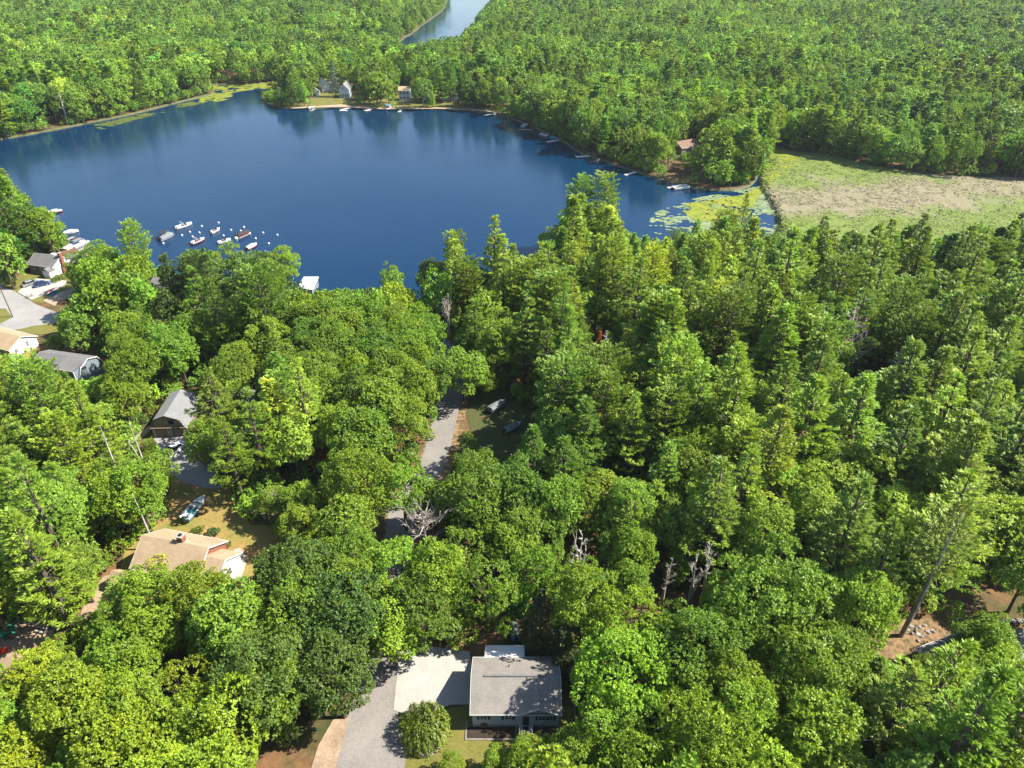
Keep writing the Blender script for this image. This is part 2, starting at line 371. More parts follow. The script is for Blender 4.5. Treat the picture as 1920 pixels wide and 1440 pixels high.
# junction and yards at the left edge
sheet('village_road', px([(-260, 430), (-120, 500), (-10, 530), (30, 548), (70, 572), (104, 585), (135, 600), (160, 612), (104, 606), (60, 612), (40, 617), (10, 622), (-30, 632), (-200, 680), (-260, 600)]), GZ + .08, 'asphalt_pale')
sheet('village_driveway', px(zb([(185, 600), (250, 530), (380, 455), (520, 470), (690, 480), (690, 510), (640, 545), (480, 620), (330, 680)])), GZ + .1, 'gravel')
sheet('sand_driveway', px(zb([(450, 690), (520, 640), (740, 560), (900, 520), (860, 620), (620, 690), (570, 745)])), GZ + .1, 'sand')
sheet('village_lawn', px(zb([(0, 480), (150, 460), (260, 390), (420, 370), (560, 420), (760, 420), (760, 560), (520, 650), (440, 715), (330, 690), (185, 600), (60, 560), (0, 520)])), GZ + .04, 'lawn')
sheet('corner_lawn', px(zb([(-60, 770), (60, 770), (130, 860), (0, 930), (-60, 950)])), GZ + .12, 'lawn')
sheet('hedge_lawn', px(zb([(200, 970), (400, 930), (640, 905), (700, 1000), (420, 1040), (180, 1010)])), GZ + .07, 'lawn')
sheet('white_house_lawn', px(zb([(-60, 1150), (150, 1230), (420, 1170), (420, 1250), (200, 1290), (-60, 1250)])), GZ + .07, 'dry_lawn')
sheet('shore_yard', px([(140, 470), (200, 490), (260, 520), (340, 545), (330, 570), (240, 560), (190, 560), (150, 520)]), GZ + .04, 'dirt')
# clearings and trodden ground
sheet('sandy_clearing', px([(-60, 1230), (0, 1180), (40, 1160), (70, 1130), (95, 1150), (105, 1180), (85, 1215), (30, 1245), (-60, 1300)]), GZ + .08, 'dirt')
sheet('sandy_path', px([(145, 1175), (158, 1130), (195, 1080), (225, 1075), (190, 1120), (170, 1175)]), GZ + .08, 'dirt')
sheet('needle_clearing', px([(1580, 1330), (1590, 1240), (1640, 1190), (1700, 1160), (1780, 1160), (1830, 1200), (1790, 1230), (1720, 1240), (1730, 1290), (1700, 1330)]), GZ + .06, 'needle_litter')
sheet('right_driveway', px([(1870, 1180), (1960, 1180), (2100, 1200), (2100, 1320), (1960, 1270), (1900, 1230)]), GZ + .08, 'asphalt')
sheet('patch_clearing', px([(930, 925), (960, 925), (975, 950), (960, 970), (925, 955)]), GZ + .08, 'dirt')
# far shore lawns, beach strips and lake edge weed
sheet('far_shore_lawn', px([(490, 183), (505, 196), (548, 202), (640, 199), (720, 203), (820, 202), (905, 206), (950, 214), (1000, 232), (1010, 222), (960, 195), (900, 180), (800, 172), (700, 172), (600, 165), (560, 175), (520, 176)]), GZ + .05, 'lawn')
BEACH = px([(545, 204.0), (590, 202), (640, 201), (720, 205), (820, 204), (905, 208), (930, 212), (930, 210), (905, 205.5), (820, 202.0), (720, 202.6), (660, 199), (640, 196), (600, 198.6), (545, 202)])
sheet('beach', BEACH, GZ + .09, 'sand')
MARSH = rough_edge(chaikin(px([(1430, 347), (1438, 325), (1452, 297), (1442, 268), (1480, 283), (1560, 289), (1640, 313), (1760, 330), (1920, 334), (2200, 345), (2300, 440), (2100, 500), (1900, 490), (1700, 500), (1560, 490), (1480, 470), (1473, 436), (1467, 400), (1445, 370)]), 2), 0.7, 9)
sheet('marsh', MARSH, GZ + .05, 'marsh')

mv = []; mf = []; nL = len(LAKE)
for i in range(nL):
    a, b, c = LAKE[i - 1], LAKE[i], LAKE[(i + 1) % nL]; u_, v_ = proj(b[0], b[1], GZ); tx, ty = c[0] - a[0], c[1] - a[1]; l = math.hypot(tx, ty) or 1
    mv += [(b[0], b[1], GZ + .02), (b[0] + ty / l * 5, b[1] - tx / l * 5, GZ + .02)]
    if u_ > 1424 and 296 < v_ < 450: mf.append((2 * i, 2 * i + 1, (2 * i + 3) % (2 * nL), (2 * i + 2) % (2 * nL)))
me = bpy.data.meshes.new('marsh_margin'); me.from_pydata(mv, [], mf); obj('marsh_margin', me, 'algae')['kind'] = 'structure'

# ------------------------------------------------------------------ stuff on the water and the marsh
def inpoly(P, X, Y):
    X = np.asarray(X, float); Y = np.asarray(Y, float); r = np.zeros(X.shape, bool); n = len(P)
    for i in range(n):
        x1, y1 = P[i]; x2, y2 = P[(i + 1) % n]
        if y1 == y2: continue
        c = ((y1 > Y) != (y2 > Y)) & (X < (x2 - x1) * (Y - y1) / (y2 - y1) + x1); r ^= c
    return r
def scatter(P, n, seed):
    q = np.random.default_rng(seed); A = np.array(P); lo = A.min(0); hi = A.max(0)
    c = q.uniform(lo, hi, (int(n), 2)); return c[inpoly(P, c[:, 0], c[:, 1])]
def vnoise(x, y, s, seed=0):
    x = np.asarray(x) / s; y = np.asarray(y) / s; xi = np.floor(x).astype(int); yi = np.floor(y).astype(int)
    def h(a, b): return np.modf(np.abs(np.sin(a * 127.1 + b * 311.7 + seed * 74.7) * 43758.5453))[0]
    u = x - xi; v = y - yi; u = u * u * (3 - 2 * u); v = v * v * (3 - 2 * v)
    return (h(xi, yi) * (1 - u) + h(xi + 1, yi) * u) * (1 - v) + (h(xi, yi + 1) * (1 - u) + h(xi + 1, yi + 1) * u) * v
def pads(name, P, n, r0, r1, z, m, seed, thr, ns, label, stretch=1.0):
    c = scatter(P, n, seed); wx_ = c[:, 0] + 4 * vnoise(c[:, 1], c[:, 0], 5, 2); wy_ = c[:, 1] * 1.25 + .35 * c[:, 0] + 3 * vnoise(c[:, 0], c[:, 1], 4, 5)
    nz = vnoise(wx_, wy_, ns * .8, seed) * .45 + vnoise(wx_, wy_, ns / 3, seed + 1) * .33 + vnoise(wx_, wy_, ns / 8, seed + 2) * .22
    c = c[nz > thr + np.random.default_rng(seed + 9).normal(0, .035, len(nz))]; q = random.Random(seed); mb = MB()
    for k, (x, y) in enumerate(c):
        r = q.uniform(r0, r1); a = q.uniform(0, 6.28); zz = z + 0.0011 * (k % 40)
        mb.add([(x + r * stretch * math.cos(a + t * 1.2566) * q.uniform(.7, 1.1), y + r * math.sin(a + t * 1.2566) * q.uniform(.7, 1.1), zz) for t in range(5)], [(0, 1, 2, 3, 4)])
    o = obj(name, mb, m)
    return tag(o, label, 'water plants', None, 'stuff')
pads('lily_pads', px([(1282, 392), (1290, 379), (1330, 374), (1395, 363), (1425, 348), (1432, 352), (1416, 374), (1404, 400), (1378, 440), (1352, 455), (1335, 415), (1305, 412)]), 16000, .25, .8, WZ + .09, 'lily', 5, 0.44, 9,
     'yellow-green lily pads spread on the dark water beside the marsh', 1.3)
pads('pale_lily_pads', px([(1230, 395), (1300, 370), (1430, 345), (1445, 372), (1466, 402), (1469, 436), (1440, 448), (1300, 468), (1205, 455), (1215, 420)]), 16000, .2, .6, WZ + .03, 'lily_pale', 6, 0.55, 10,
     'scattered pale lily pads on the lake where it narrows to the marsh', 1.6)
mc = scatter(MARSH, 26000, 91); mc = mc[vnoise(mc[:, 0], mc[:, 1], 7, 3) * .5 + vnoise(mc[:, 0], mc[:, 1], 2.5, 4) * .5 > .36]; gq = random.Random(4); gmb = MB()
for x, y in mc:
    for _ in range(2):
        a = gq.uniform(0, 3.14); s_ = gq.uniform(.15, .4); h_ = gq.uniform(.08, .30); ox, oy = gq.uniform(-.3, .3), gq.uniform(-.3, .3); lx, ly = gq.uniform(-.75, .75), gq.uniform(-.75, .75)
        gmb.add([(x + ox - s_ * math.cos(a), y + oy - s_ * math.sin(a), GZ), (x + ox + s_ * math.cos(a), y + oy + s_ * math.sin(a), GZ), (x + ox + s_ * .5 * math.cos(a) + lx, y + oy + s_ * .5 * math.sin(a) + ly, GZ + h_), (x + ox - s_ * .5 * math.cos(a) + lx, y + oy - s_ * .5 * math.sin(a) + ly, GZ + h_ * .9)], [(0, 1, 2, 3)])
for i in range(0, nL):
    u_, v_ = proj(*LAKE[i], GZ)
    if u_ > 1424 and 296 < v_ < 450:
        a, c = LAKE[i - 1], LAKE[(i + 1) % nL]; l = math.hypot(c[0] - a[0], c[1] - a[1]) or 1; ox, oy = (c[1] - a[1]) / l, -(c[0] - a[0]) / l
        for _ in range(26):
            t = gq.random(); d = gq.uniform(-1.5, 2.2); x = a[0] + (c[0] - a[0]) * t + ox * d; y = a[1] + (c[1] - a[1]) * t + oy * d; s_ = gq.uniform(.2, .5); an = gq.uniform(0, 3.14); zz = GZ if d > 0 else GZ + d * .6; h_ = gq.uniform(.15, .45) + (GZ - zz)
            gmb.add([(x - s_ * math.cos(an), y - s_ * math.sin(an), zz), (x + s_ * math.cos(an), y + s_ * math.sin(an), zz), (x + s_ * .6 * math.cos(an) - gq.uniform(.1, .7) * ox, y + s_ * .6 * math.sin(an) + .3, zz + h_), (x - s_ * .6 * math.cos(an) + gq.uniform(-.3, .5), y - s_ * .6 * math.sin(an) + .3, zz + h_)], [(0, 1, 2, 3)])
gme = gmb.mesh('marsh_reeds'); tag(obj('marsh_reeds', gme, 'marsh'), 'pinkish dry reeds and green grass tufts covering the marsh', 'reeds', None, 'stuff')
pads('shore_weed', px([(175, 232), (240, 218), (310, 200), (372, 186), (410, 175), (402, 186), (340, 200), (260, 220), (190, 240)]), 5000, .4, 1.2, WZ + .03, 'algae', 7, 0.52, 14,
     'band of green weed floating along the far left shore', 1.8)
pads('inlet_weed', px([(375, 190), (385, 165), (400, 156), (545, 150), (540, 162), (480, 165), (430, 172), (440, 180), (410, 188)]), 7000, .4, 1.2, WZ + .03, 'lily', 8, 0.47, 9,
     'green weed floating in the narrow inlet on the far shore', 1.8)
pads('channel_weed', px([(1432, 345), (1428, 315), (1445, 280), (1475, 285), (1500, 300), (1450, 340)]), 3500, .3, .9, GZ + .08, 'lily', 12, 0.42, 6,
     'yellow-green weed beside the narrow channel into the marsh', 1.3)

# ------------------------------------------------------------------ buildings
def facing(face, L, W):
    """maps (u along wall, n outward, z) onto a house's local axes"""
    return {'F': lambda u, n, z: (u, -W / 2 - n, z), 'B': lambda u, n, z: (-u, W / 2 + n, z),
            'L': lambda u, n, z: (-L / 2 - n, -u, z), 'R': lambda u, n, z: (L / 2 + n, u, z)}[face]
def fbox(mb, F, u0, u1, n0, n1, z0, z1):
    vs = [F(u, n, z) for z in (z0, z1) for n in (n0, n1) for u in (u0, u1)]
    return mb.add(vs, [(0, 1, 3, 2), (4, 6, 7, 5), (0, 4, 5, 1), (1, 5, 7, 3), (3, 7, 6, 2), (2, 6, 4, 0)])
def window(par, F, u, z, w_, h_, shutters=None, frame='white_paint', mull=1):
    mb = MB(); t = .09
    fbox(mb, F, u - w_ / 2 - t, u + w_ / 2 + t, .0, .06, z - t, z); fbox(mb, F, u - w_ / 2 - t, u + w_ / 2 + t, .0, .06, z + h_, z + h_ + t)
    fbox(mb, F, u - w_ / 2 - t, u - w_ / 2, .0, .058, z, z + h_); fbox(mb, F, u + w_ / 2, u + w_ / 2 + t, .0, .058, z, z + h_)
    for k in range(mull):
        uu = u - w_ / 2 + w_ * (k + 1) / (mull + 1); fbox(mb, F, uu - .03, uu + .03, .0, .055, z, z + h_)
    fbox(mb, F, u - w_ / 2, u + w_ / 2, .0, .05, z + h_ * .5 - .025, z + h_ * .5 + .025)
    f = obj('window', mb, frame, par); obj('pane', fbox(MB(), F, u - w_ / 2, u + w_ / 2, .0, .03, z, z + h_), 'glass', f)
    if shutters:
        for s in (-1, 1):
            a = u + s * (w_ / 2 + t + .02); b = a + s * .32; obj('shutter', fbox(MB(), F, min(a, b), max(a, b), .0, .05, z - .05, z + h_ + .05), shutters, par)
    return f
def house(name, label, cat, xy, rz, L, W, prof, wallm, roofm, oh=.3, trim='white_paint', th=.16, z=GZ, group=None, found=.35):
    """prof: roof line across the house as (y, z) from front wall top to back wall top"""
    t = thing(name, label, cat, xy, rz, group, z)
    wp = [(-W / 2, -.1), (W / 2, -.1)] + [(y, zz - .03) for y, zz in reversed(prof)]
    obj('wall', MB().prism(wp, 'x', -L / 2, L / 2), wallm, t)
    if found: obj('foundation', MB().box(-L / 2 - .02, L / 2 + .02, -W / 2 - .02, W / 2 + .02, -.2, found), 'concrete', t)
    P = list(prof); s0 = (P[1][1] - P[0][1]) / (P[1][0] - P[0][0]); s1 = (P[-1][1] - P[-2][1]) / (P[-1][0] - P[-2][0])
    P[0] = (P[0][0] - oh, P[0][1] - oh * s0); P[-1] = (P[-1][0] + oh, P[-1][1] + oh * s1)
    top = [(y, zz + th) for y, zz in P]
    obj('roof', MB().prism(P + list(reversed(top)), 'x', -L / 2 - oh, L / 2 + oh), roofm, t)
    tr = MB()
    for sx in (-1, 1):
        a = sx * (L / 2 + oh); b = a + sx * .05
        tr.prism([(y, zz - .06) for y, zz in P] + [(y, zz + th + .012) for y, zz in reversed(P)], 'x', min(a, b), max(a, b))
    for (y, zz), sy in ((P[0], -1), (P[-1], 1)): tr.box(-L / 2 - oh - .05, L / 2 + oh + .05, min(y, y + sy * .06), max(y, y + sy * .06), zz - .05, zz + th - .01)
    obj('trim', tr, trim, t)
    return t
def gab(W, e, r, off=0): return [(-W / 2, e), (off, r), (W / 2, e)]
def gam(W, e, b, r): return [(-W / 2, e), (-W * .34, b), (0, r), (W * .34, b), (W / 2, e)]
def chimney(par, x, y, z0, z1, s=.8, m='brick'):
    c = obj('chimney', MB().box(x - s / 2, x + s / 2, y - s / 2, y + s / 2, z0, z1), m, par)
    obj('chimney_cap', MB().box(x - s / 2 - .08, x + s / 2 + .08, y - s / 2 - .08, y + s / 2 + .08, z1, z1 + .1), 'concrete', c)
    obj('flue', MB().box(x - s / 4, x + s / 4, y - s / 4, y + s / 4, z1 + .1, z1 + .3), 'black_plastic', c)

# ranch house at the bottom of the picture
L, W = 11.2, 7.9
t = house('ranch_house', 'single-storey pale blue house with grey shingle roof beside the gravel drive', 'house', (0.5, 57.05), 0, L, W, gab(W, 3.2, 5.1), 'siding_blue', 'roof_grey', found=.5)
F = facing('F', L, W)
window(t, F, -4.2, 1.75, .85, .8, 'dark_trim'); window(t, F, -1.0, 1.75, .85, .8, 'dark_trim'); window(t, F, 3.85, 1.6, 1.7, 1.05, 'dark_trim')
d = obj('door', fbox(MB(), F, .85, 1.75, .02, .09, .55, 2.55), 'dark_trim', t); obj('door_frame', fbox(fbox(fbox(MB(), F, .7, .85, .01, .1, .55, 2.6), F, 1.75, 1.9, .01, .1, .55, 2.6), F, .7, 1.9, .01, .1, 2.6, 2.75), 'white_paint', d)
# cross gable over the door and the double window
cg = MB(); x0, x1, xm = .1, 5.75, 2.93; yf = -W / 2 - .42
for xa, zq, xb, zb_ in ((x0 - .1, 3.02, xm, 4.55), (x1 + .1, 3.02, xm, 4.55)):
    cg.add([(xa, yf, zq), (xb, yf, zb_), (xb, -.6, zb_), (xa, -3.4, zq), (xa, yf, zq + .15), (xb, yf, zb_ + .15), (xb, -.6, zb_ + .15), (xa, -3.4, zq + .15)],
           [(0, 1, 2, 3), (4, 7, 6, 5), (0, 4, 5, 1), (3, 2, 6, 7), (0, 3, 7, 4), (1, 5, 6, 2)])
obj('porch_roof', cg, 'roof_grey', t)
obj('gable_wall', MB().prism([(x0, 2.9), (x1, 2.9), (x1, 3.0), (xm, 4.5), (x0, 3.0)], 'y', -W / 2 - .06, -W / 2 + .5), 'siding_blue', t)
gt = MB()
for xa, xb in ((x0 - .12, xm), (x1 + .12, xm)): gt.add([(xa, yf - .05, 2.95), (xb, yf - .05, 4.5), (xb, yf - .05, 4.72), (xa, yf - .05, 3.17), (xa, yf, 2.95), (xb, yf, 4.5), (xb, yf, 4.72), (xa, yf, 3.17)], [(0, 1, 2, 3), (4, 7, 6, 5), (3, 2, 6, 7), (0, 4, 5, 1)])
obj('gable_trim', gt, 'white_paint', t)
obj('gable_vent', MB().box(xm - .28, xm + .28, -W / 2 - .1, -W / 2 - .05, 3.75, 4.1), 'dark_trim', t)
obj('corner_board', MB().box(-L / 2 - .03, -L / 2 + .1, -W / 2 - .03, -W / 2 + .1, .5, 3.1), 'white_paint', t); obj('corner_board', MB().box(L / 2 - .1, L / 2 + .03, -W / 2 - .03, -W / 2 + .1, .5, 3.1), 'white_paint', t)
obj('ridge_vent', MB().box(-4.2, 3.9, -.17, .17, 5.28, 5.36), 'roof_dark', t)
obj('vent_pipe', MB().tube([(-.9, 2.0, 4.1), (-.9, 2.0, 4.75)], [.07, .07], 8), 'black_plastic', t); obj('vent_pipe', MB().tube([(.55, 3.2, 3.5), (.55, 3.2, 4.05)], [.05, .05], 8), 'black_plastic', t)
sr = MB(); sr.box(-4.15, 1.1, W / 2, W / 2 + 2.6, -.1, 2.3); obj('sunroom_wall', sr, 'siding_white', t)
obj('sunroom_roof', MB().add([(-4.3, W / 2 + .35, 3.06), (1.25, W / 2 + .35, 3.06), (1.25, W / 2 + 2.8, 2.35), (-4.3, W / 2 + 2.8, 2.35), (-4.3, W / 2 + .35, 3.16), (1.25, W / 2 + .35, 3.16), (1.25, W / 2 + 2.8, 2.45), (-4.3, W / 2 + 2.8, 2.45)],
    [(0, 3, 2, 1), (4, 5, 6, 7), (0, 1, 5, 4), (1, 2, 6, 5), (2, 3, 7, 6), (3, 0, 4, 7)]), 'white_metal', t)
st = MB()
for k in range(3): st.box(.45, 2.1, -W / 2 - 1.3 - k * .32, -W / 2 - .02 - (1.28 + (k - 1) * .32 if k else 0), -.05, .5 - k * .16)
obj('front_step', st, 'concrete', t)
for x in (.45, 2.1):
    hr = MB(); hr.tube([(x, -W / 2 - .15, 1.35), (x, -W / 2 - 1.3, 1.35), (x, -W / 2 - 1.95, .9)], [.03] * 3, 6)
    for y, z0, z1 in ((-W / 2 - .2, .5, 1.35), (-W / 2 - 1.25, .5, 1.35), (-W / 2 - 1.9, .1, .9)): hr.tube([(x, y, z0), (x, y, z1)], [.03, .03], 6)
    obj('handrail', hr, 'white_paint', t)
obj('doormat', MB().box(.9, 1.65, -W / 2 - .75, -W / 2 - .25, .5, .525), 'black_plastic', t)
b = thing('flower_bed', 'dark mulched bed with pale stone edging along the front of the blue-walled house', 'flower bed', (0.5, 52.3))
obj('mulch', MB().box(-6.4, -.1, -.9, .75, 0, .12).box(2.3, 5.6, -.9, .75, 0, .12), 'mulch', b); obj('edging', MB().box(-6.55, -.1, -1.05, -.9, 0, .2).box(2.3, 5.75, -1.05, -.9, 0, .2).box(-6.55, -6.4, -.9, 1.6, 0, .2).box(5.6, 5.75, -.9, .75, 0, .2), 'stone', b)
for px_, py_, r_, lab in ((908, 1361, .5, 'small rounded foundation shrub under the left front window of the blue-walled house'), (958, 1352, .75, 'taller dark foundation shrub left of the blue house\'s front step')):
    x, y = G(px_, py_); m = obj('foundation_shrub', MB().blob((0, 0, r_ * .9), (r_, r_, r_), 4, 14, 10), 'bush_red' if r_ < .6 else 'bush_red'); m.location = (x, y, GZ); tag(m, lab, 'shrub', 'clipped foundation shrubs'); SHR = m
# wooden walk and gate on the shaded right side
w_ = thing('side_fence', 'low weathered board fence in deep shade along the right side of the blue-walled house', 'fence', (8.4, 56.5))
fb = MB()
for k in range(13): fb.box(-.03, .03, -3 + k * .5, -2.62 + k * .5, .1, 1.2)
obj('board_panel', fb, 'wood_deck', w_)
for y in (-3.1, 0, 3.1): obj('post', MB().box(-.07, .07, y - .07, y + .07, 0, 1.35), 'wood_deck', w_)

# tan-roofed house
rz = R(-13.2); L, W = 11.2, 8.2
t = house('tan_house', 'house with a long tan shingle roof, brick chimney and white right gable', 'house', (-53.5, 80.3), rz, L, W, gab(W, 3.3, 6.0), 'brick', 'roof_tan', oh=.35)
chimney(t, .9, .5, 4.9, 7.1, .95)
obj('chimney_flashing', MB().box(.35, 1.45, -.05, 1.05, 5.2, 5.86), 'white_metal', t)
WL, WW, wx, wy = 3.3, 7.2, 7.25, -.9
obj('wing_wall', MB().prism([(wy - WW / 2, -.1), (wy + WW / 2, -.1), (wy + WW / 2, 2.8), (wy, 5.0), (wy - WW / 2, 2.8)], 'x', 5.6, 8.9), 'siding_white', t)
e = .35; pr = [(wy - WW / 2 - e, 2.8 - e * .611), (wy, 5.0), (wy + WW / 2 + e, 2.8 - e * .611)]
obj('wing_roof', MB().prism(pr + [(y, z + .16) for y, z in reversed(pr)], 'x', 5.3, 9.2), 'roof_tan', t)
obj('wing_trim', MB().prism([(y, z - .08) for y, z in pr] + [(y, z + .175) for y, z in reversed(pr)], 'x', 9.2, 9.26), 'white_paint', t)
Fw = lambda u, n, z: (8.9 + n, wy + u, z)
window(t, Fw, -.9, 1.2, .7, 1.1); window(t, Fw, .3, 1.3, 1.2, 1.3); window(t, Fw, 2.2, 2.3, .35, .35, mull=0)
obj('gable_window', MB().box(5.65, 5.7, -2, 1.5, 3.0, 3.6), 'glass', t)
Ft = facing('F', L, W)
for u in (-4, -1.2, 2): window(t, Ft, u, 1.2, 1.1, 1.1)
s = thing('white_shed', 'small white-gabled shed at the lower left corner of the tan-roofed house', 'shed', (-61.6, 76.6), rz)
obj('wall', MB().prism([(-1.1, 0), (1.1, 0), (1.1, 2.2), (0, 3.1), (-1.1, 2.2)], 'x', -1.2, 1.2), 'siding_white', s)
pr = [(-1.35, 2.0), (0, 3.1), (1.35, 2.0)]; obj('roof', MB().prism(pr + [(y, z + .1) for y, z in reversed(pr)], 'x', -1.4, 1.4), 'roof_tan', s)
obj('door', MB().box(-.45, .45, -1.16, -1.1, 0, 1.9), 'brown_wood', s)
sheet('patio', px(zt([(1560, 560), (1650, 540), (1710, 620), (1725, 740), (1690, 860), (1640, 960), (1560, 940), (1600, 800)])), GZ + .16, 'concrete')

# brown gambrel garage (ridge runs away from the camera)
L, W = 9.0, 7.0
t = house('gambrel_garage', 'brown two-door gambrel garage with pale grey roof, behind the white pickup', 'garage', (-69.9, 119.9), R(92), L, W, gam(W, 2.5, 4.4, 5.3), 'siding_brown', 'roof_pale', trim='brown_wood')
F = facing('L', L, W)
for u in (-1.65, 1.65):
    g = obj('garage_door', fbox(MB(), F, u - 1.3, u + 1.3, .0, .05, .1, 2.15), 'garage_panel', t)
    obj('door_frame', fbox(fbox(fbox(MB(), F, u - 1.45, u - 1.3, 0, .1, .1, 2.3), F, u + 1.3, u + 1.45, 0, .1, .1, 2.3), F, u - 1.3, u + 1.3, 0, .1, 2.15, 2.3), 'siding_white', g)
window(t, F, .9, 3.2, .9, .9, frame='dark_trim'); 
obj('pent_roof', MB().add([F(-3.5, 0, 2.75), F(3.5, 0, 2.75), F(3.5, .5, 2.4), F(-3.5, .5, 2.4), F(-3.5, 0, 2.85), F(3.5, 0, 2.85), F(3.5, .5, 2.5), F(-3.5, .5, 2.5)], [(0, 1, 2, 3), (4, 7, 6, 5), (0, 3, 7, 4), (1, 5, 6, 2), (2, 6, 7, 3), (0, 4, 5, 1)]), 'brown_wood', t)

# village house with the brick chimney, by the lake at the left
rz = R(-17); L, W = 9.0, 7.0
t = house('grey_house', 'grey-roofed lakeside house with white gable and tall brick chimney', 'house', (-138.3, 197.6), rz, L, W, gab(W, 2.8, 4.7), 'siding_dark', 'roof_dark')
obj('gable_siding', MB().prism([(-W / 2, 0), (W / 2, 0), (W / 2, 2.7), (0, 4.6), (-W / 2, 2.7)], 'x', L / 2, L / 2 + .04), 'siding_white', t)
c = obj('chimney', MB().prism([(-1.0, 0), (1.0, 0), (.75, 2.2), (.45, 3.0), (.45, 6.0), (-.45, 6.0), (-.45, 3.0), (-.75, 2.2)], 'x', L / 2 + .05, L / 2 + .7), 'brick', t)
obj('chimney_cap', MB().box(L / 2, L / 2 + .76, -.52, .52, 6.0, 6.1), 'concrete', c)
F = facing('F', L, W)
for u in (-3, 0, 2.4): window(t, F, u, 1.2, .9, 1.0)
window(t, facing('R', L, W), 2.2, 1.2, .9, 1.0)
obj('entry_wall', MB().box(2.2, 4.6, -W / 2 - 1.8, -W / 2, -.1, 2.2), 'siding_white', t); pr = [(1.95, 2.1), (3.4, 2.9), (4.85, 2.1)]
obj('entry_roof', MB().prism(pr + [(y, z + .12) for y, z in reversed(pr)], 'y', -W / 2 - 2.0, -W / 2 + .6), 'roof_dark', t)
obj('skylight', MB().box(-.4, 1.0, 1.2, 2.2, 4.15, 4.5), 'white_metal', t)
t2 = house('low_annex', 'low grey-roofed annex between the chimneyed house and the docks', 'building', (-131.2, 200.6), rz, 6.0, 4.5, gab(4.5, 2.2, 3.4), 'siding_white', 'roof_pale')
window(t2, facing('F', 6, 4.5), 0, 1, .9, .9)

# white house cut by the left edge of the photo
rz = R(-20.9); L, W = 12.0, 7.2
t = house('white_house', 'white-walled house with a pale tan roof at the left edge', 'house', (-124.0, 150.9), rz, L, W, gab(W, 2.8, 4.5), 'siding_white', 'roof_tan')
window(t, facing('R', L, W), -2.1, 1.3, .7, .8); window(t, facing('R', L, W), 1.0, 1.5, .5, 1.3)
for u in (-3, 0, 3): window(t, facing('F', L, W), u, 1.2, 1, 1)

# dark-roofed gambrel house
rz = R(-13.4); L, W = 12.0, 7.6
t = house('gambrel_house', 'dark-roofed gambrel house with blue-grey front wing rising from the trees', 'house', (-101.6, 137.8), rz, L, W, gam(W, 2.7, 4.9, 5.8), 'siding_grey', 'roof_dark')
obj('front_wing', MB().box(1.7, 5.9, -W / 2 - .6, -W * .1, -.1, 5.2), 'siding_grey', t)
obj('wing_roof', MB().add([(1.4, -W / 2 - .9, 5.2), (6.2, -W / 2 - .9, 5.2), (6.2, 0, 5.75), (1.4, 0, 5.75), (1.4, -W / 2 - .9, 5.36), (6.2, -W / 2 - .9, 5.36), (6.2, 0, 5.91), (1.4, 0, 5.91)], [(0, 3, 2, 1), (4, 5, 6, 7), (0, 1, 5, 4), (1, 2, 6, 5), (2, 3, 7, 6), (3, 0, 4, 7)]), 'roof_dark', t)
obj('wing_trim', MB().box(1.4, 6.2, -W / 2 - .96, -W / 2 - .9, 5.12, 5.38).box(1.6, 1.72, -W / 2 - .66, -W / 2 - .5, 0, 5.2).box(5.88, 6.0, -W / 2 - .66, -W / 2 - .5, 0, 5.2), 'white_paint', t)
for u in (-4.5, -2): window(t, facing('F', L, W), u, 1.1, .9, 1.1)

# other roofs glimpsed between the trees
t = thing('boathouse', 'white flat-roofed boathouse at the water\'s edge', 'boathouse', (-57.8, 183.4), R(1))
obj('wall', MB().box(-1.95, 1.95, -3.9, 3.9, -.5, 2.1), 'siding_grey', t)
obj('roof', MB().prism([(-2.25, 2.1), (-2.1, 2.32), (2.1, 2.32), (2.25, 2.1)], 'y', -4.2, 4.2), 'white_metal', t, .03)
window(t, lambda u, n, z: (1.95 + n, u, z), 0, .8, 1.4, .8); obj('door', MB().box(-1.2, 1.2, -3.96, -3.9, 0, 1.9), 'white_paint', t)
def simple_house(name, label, cat, p, z, rz, L, W, e, r, wm, rm, wins=(), group=None):
    x, y = G(*p, z); t = house(name, label, cat, (x, y), R(rz), L, W, gab(W, e, r), wm, rm, group=group)
    for face, u, zz, ww, hh in wins: window(t, facing(face, L, W), u, zz, ww, hh)
    return t
simple_house('lake_house', 'grey-roofed house half hidden below the tall solitary lakeside pine', 'house', (318, 528), 4.5, -12, 9, 6.5, 2.7, 4.2, 'siding_dark', 'roof_dark', [('R', 0, 1.2, 1, 1), ('F', -2, 1.2, 1, 1)])
simple_house('hidden_house', 'light grey roof corner showing among pines above the brown garage', 'house', (465, 746), 4.5, -20, 10, 7, 2.7, 4.3, 'siding_brown', 'roof_pale', [('F', 2, 1.2, 1, 1)])
simple_house('wooded_house', 'pale roof scraps showing through the trees in the middle of the lakeside wood', 'house', (632, 632), 4.5, 8, 9, 6.5, 2.7, 4.3, 'siding_white', 'roof_pale')
simple_house('garden_shed', 'small grey-roofed shed at the edge of the dry lawn, right of the parked boat', 'shed', (534, 928), 3, -15, 4, 3, 2.0, 2.9, 'siding_grey', 'roof_pale')
simple_house('right_house', 'grey roof barely showing through the trees at the right edge', 'house', (1800, 1225), 5, 20, 8, 6, 2.7, 4.3, 'siding_grey', 'roof_pale')
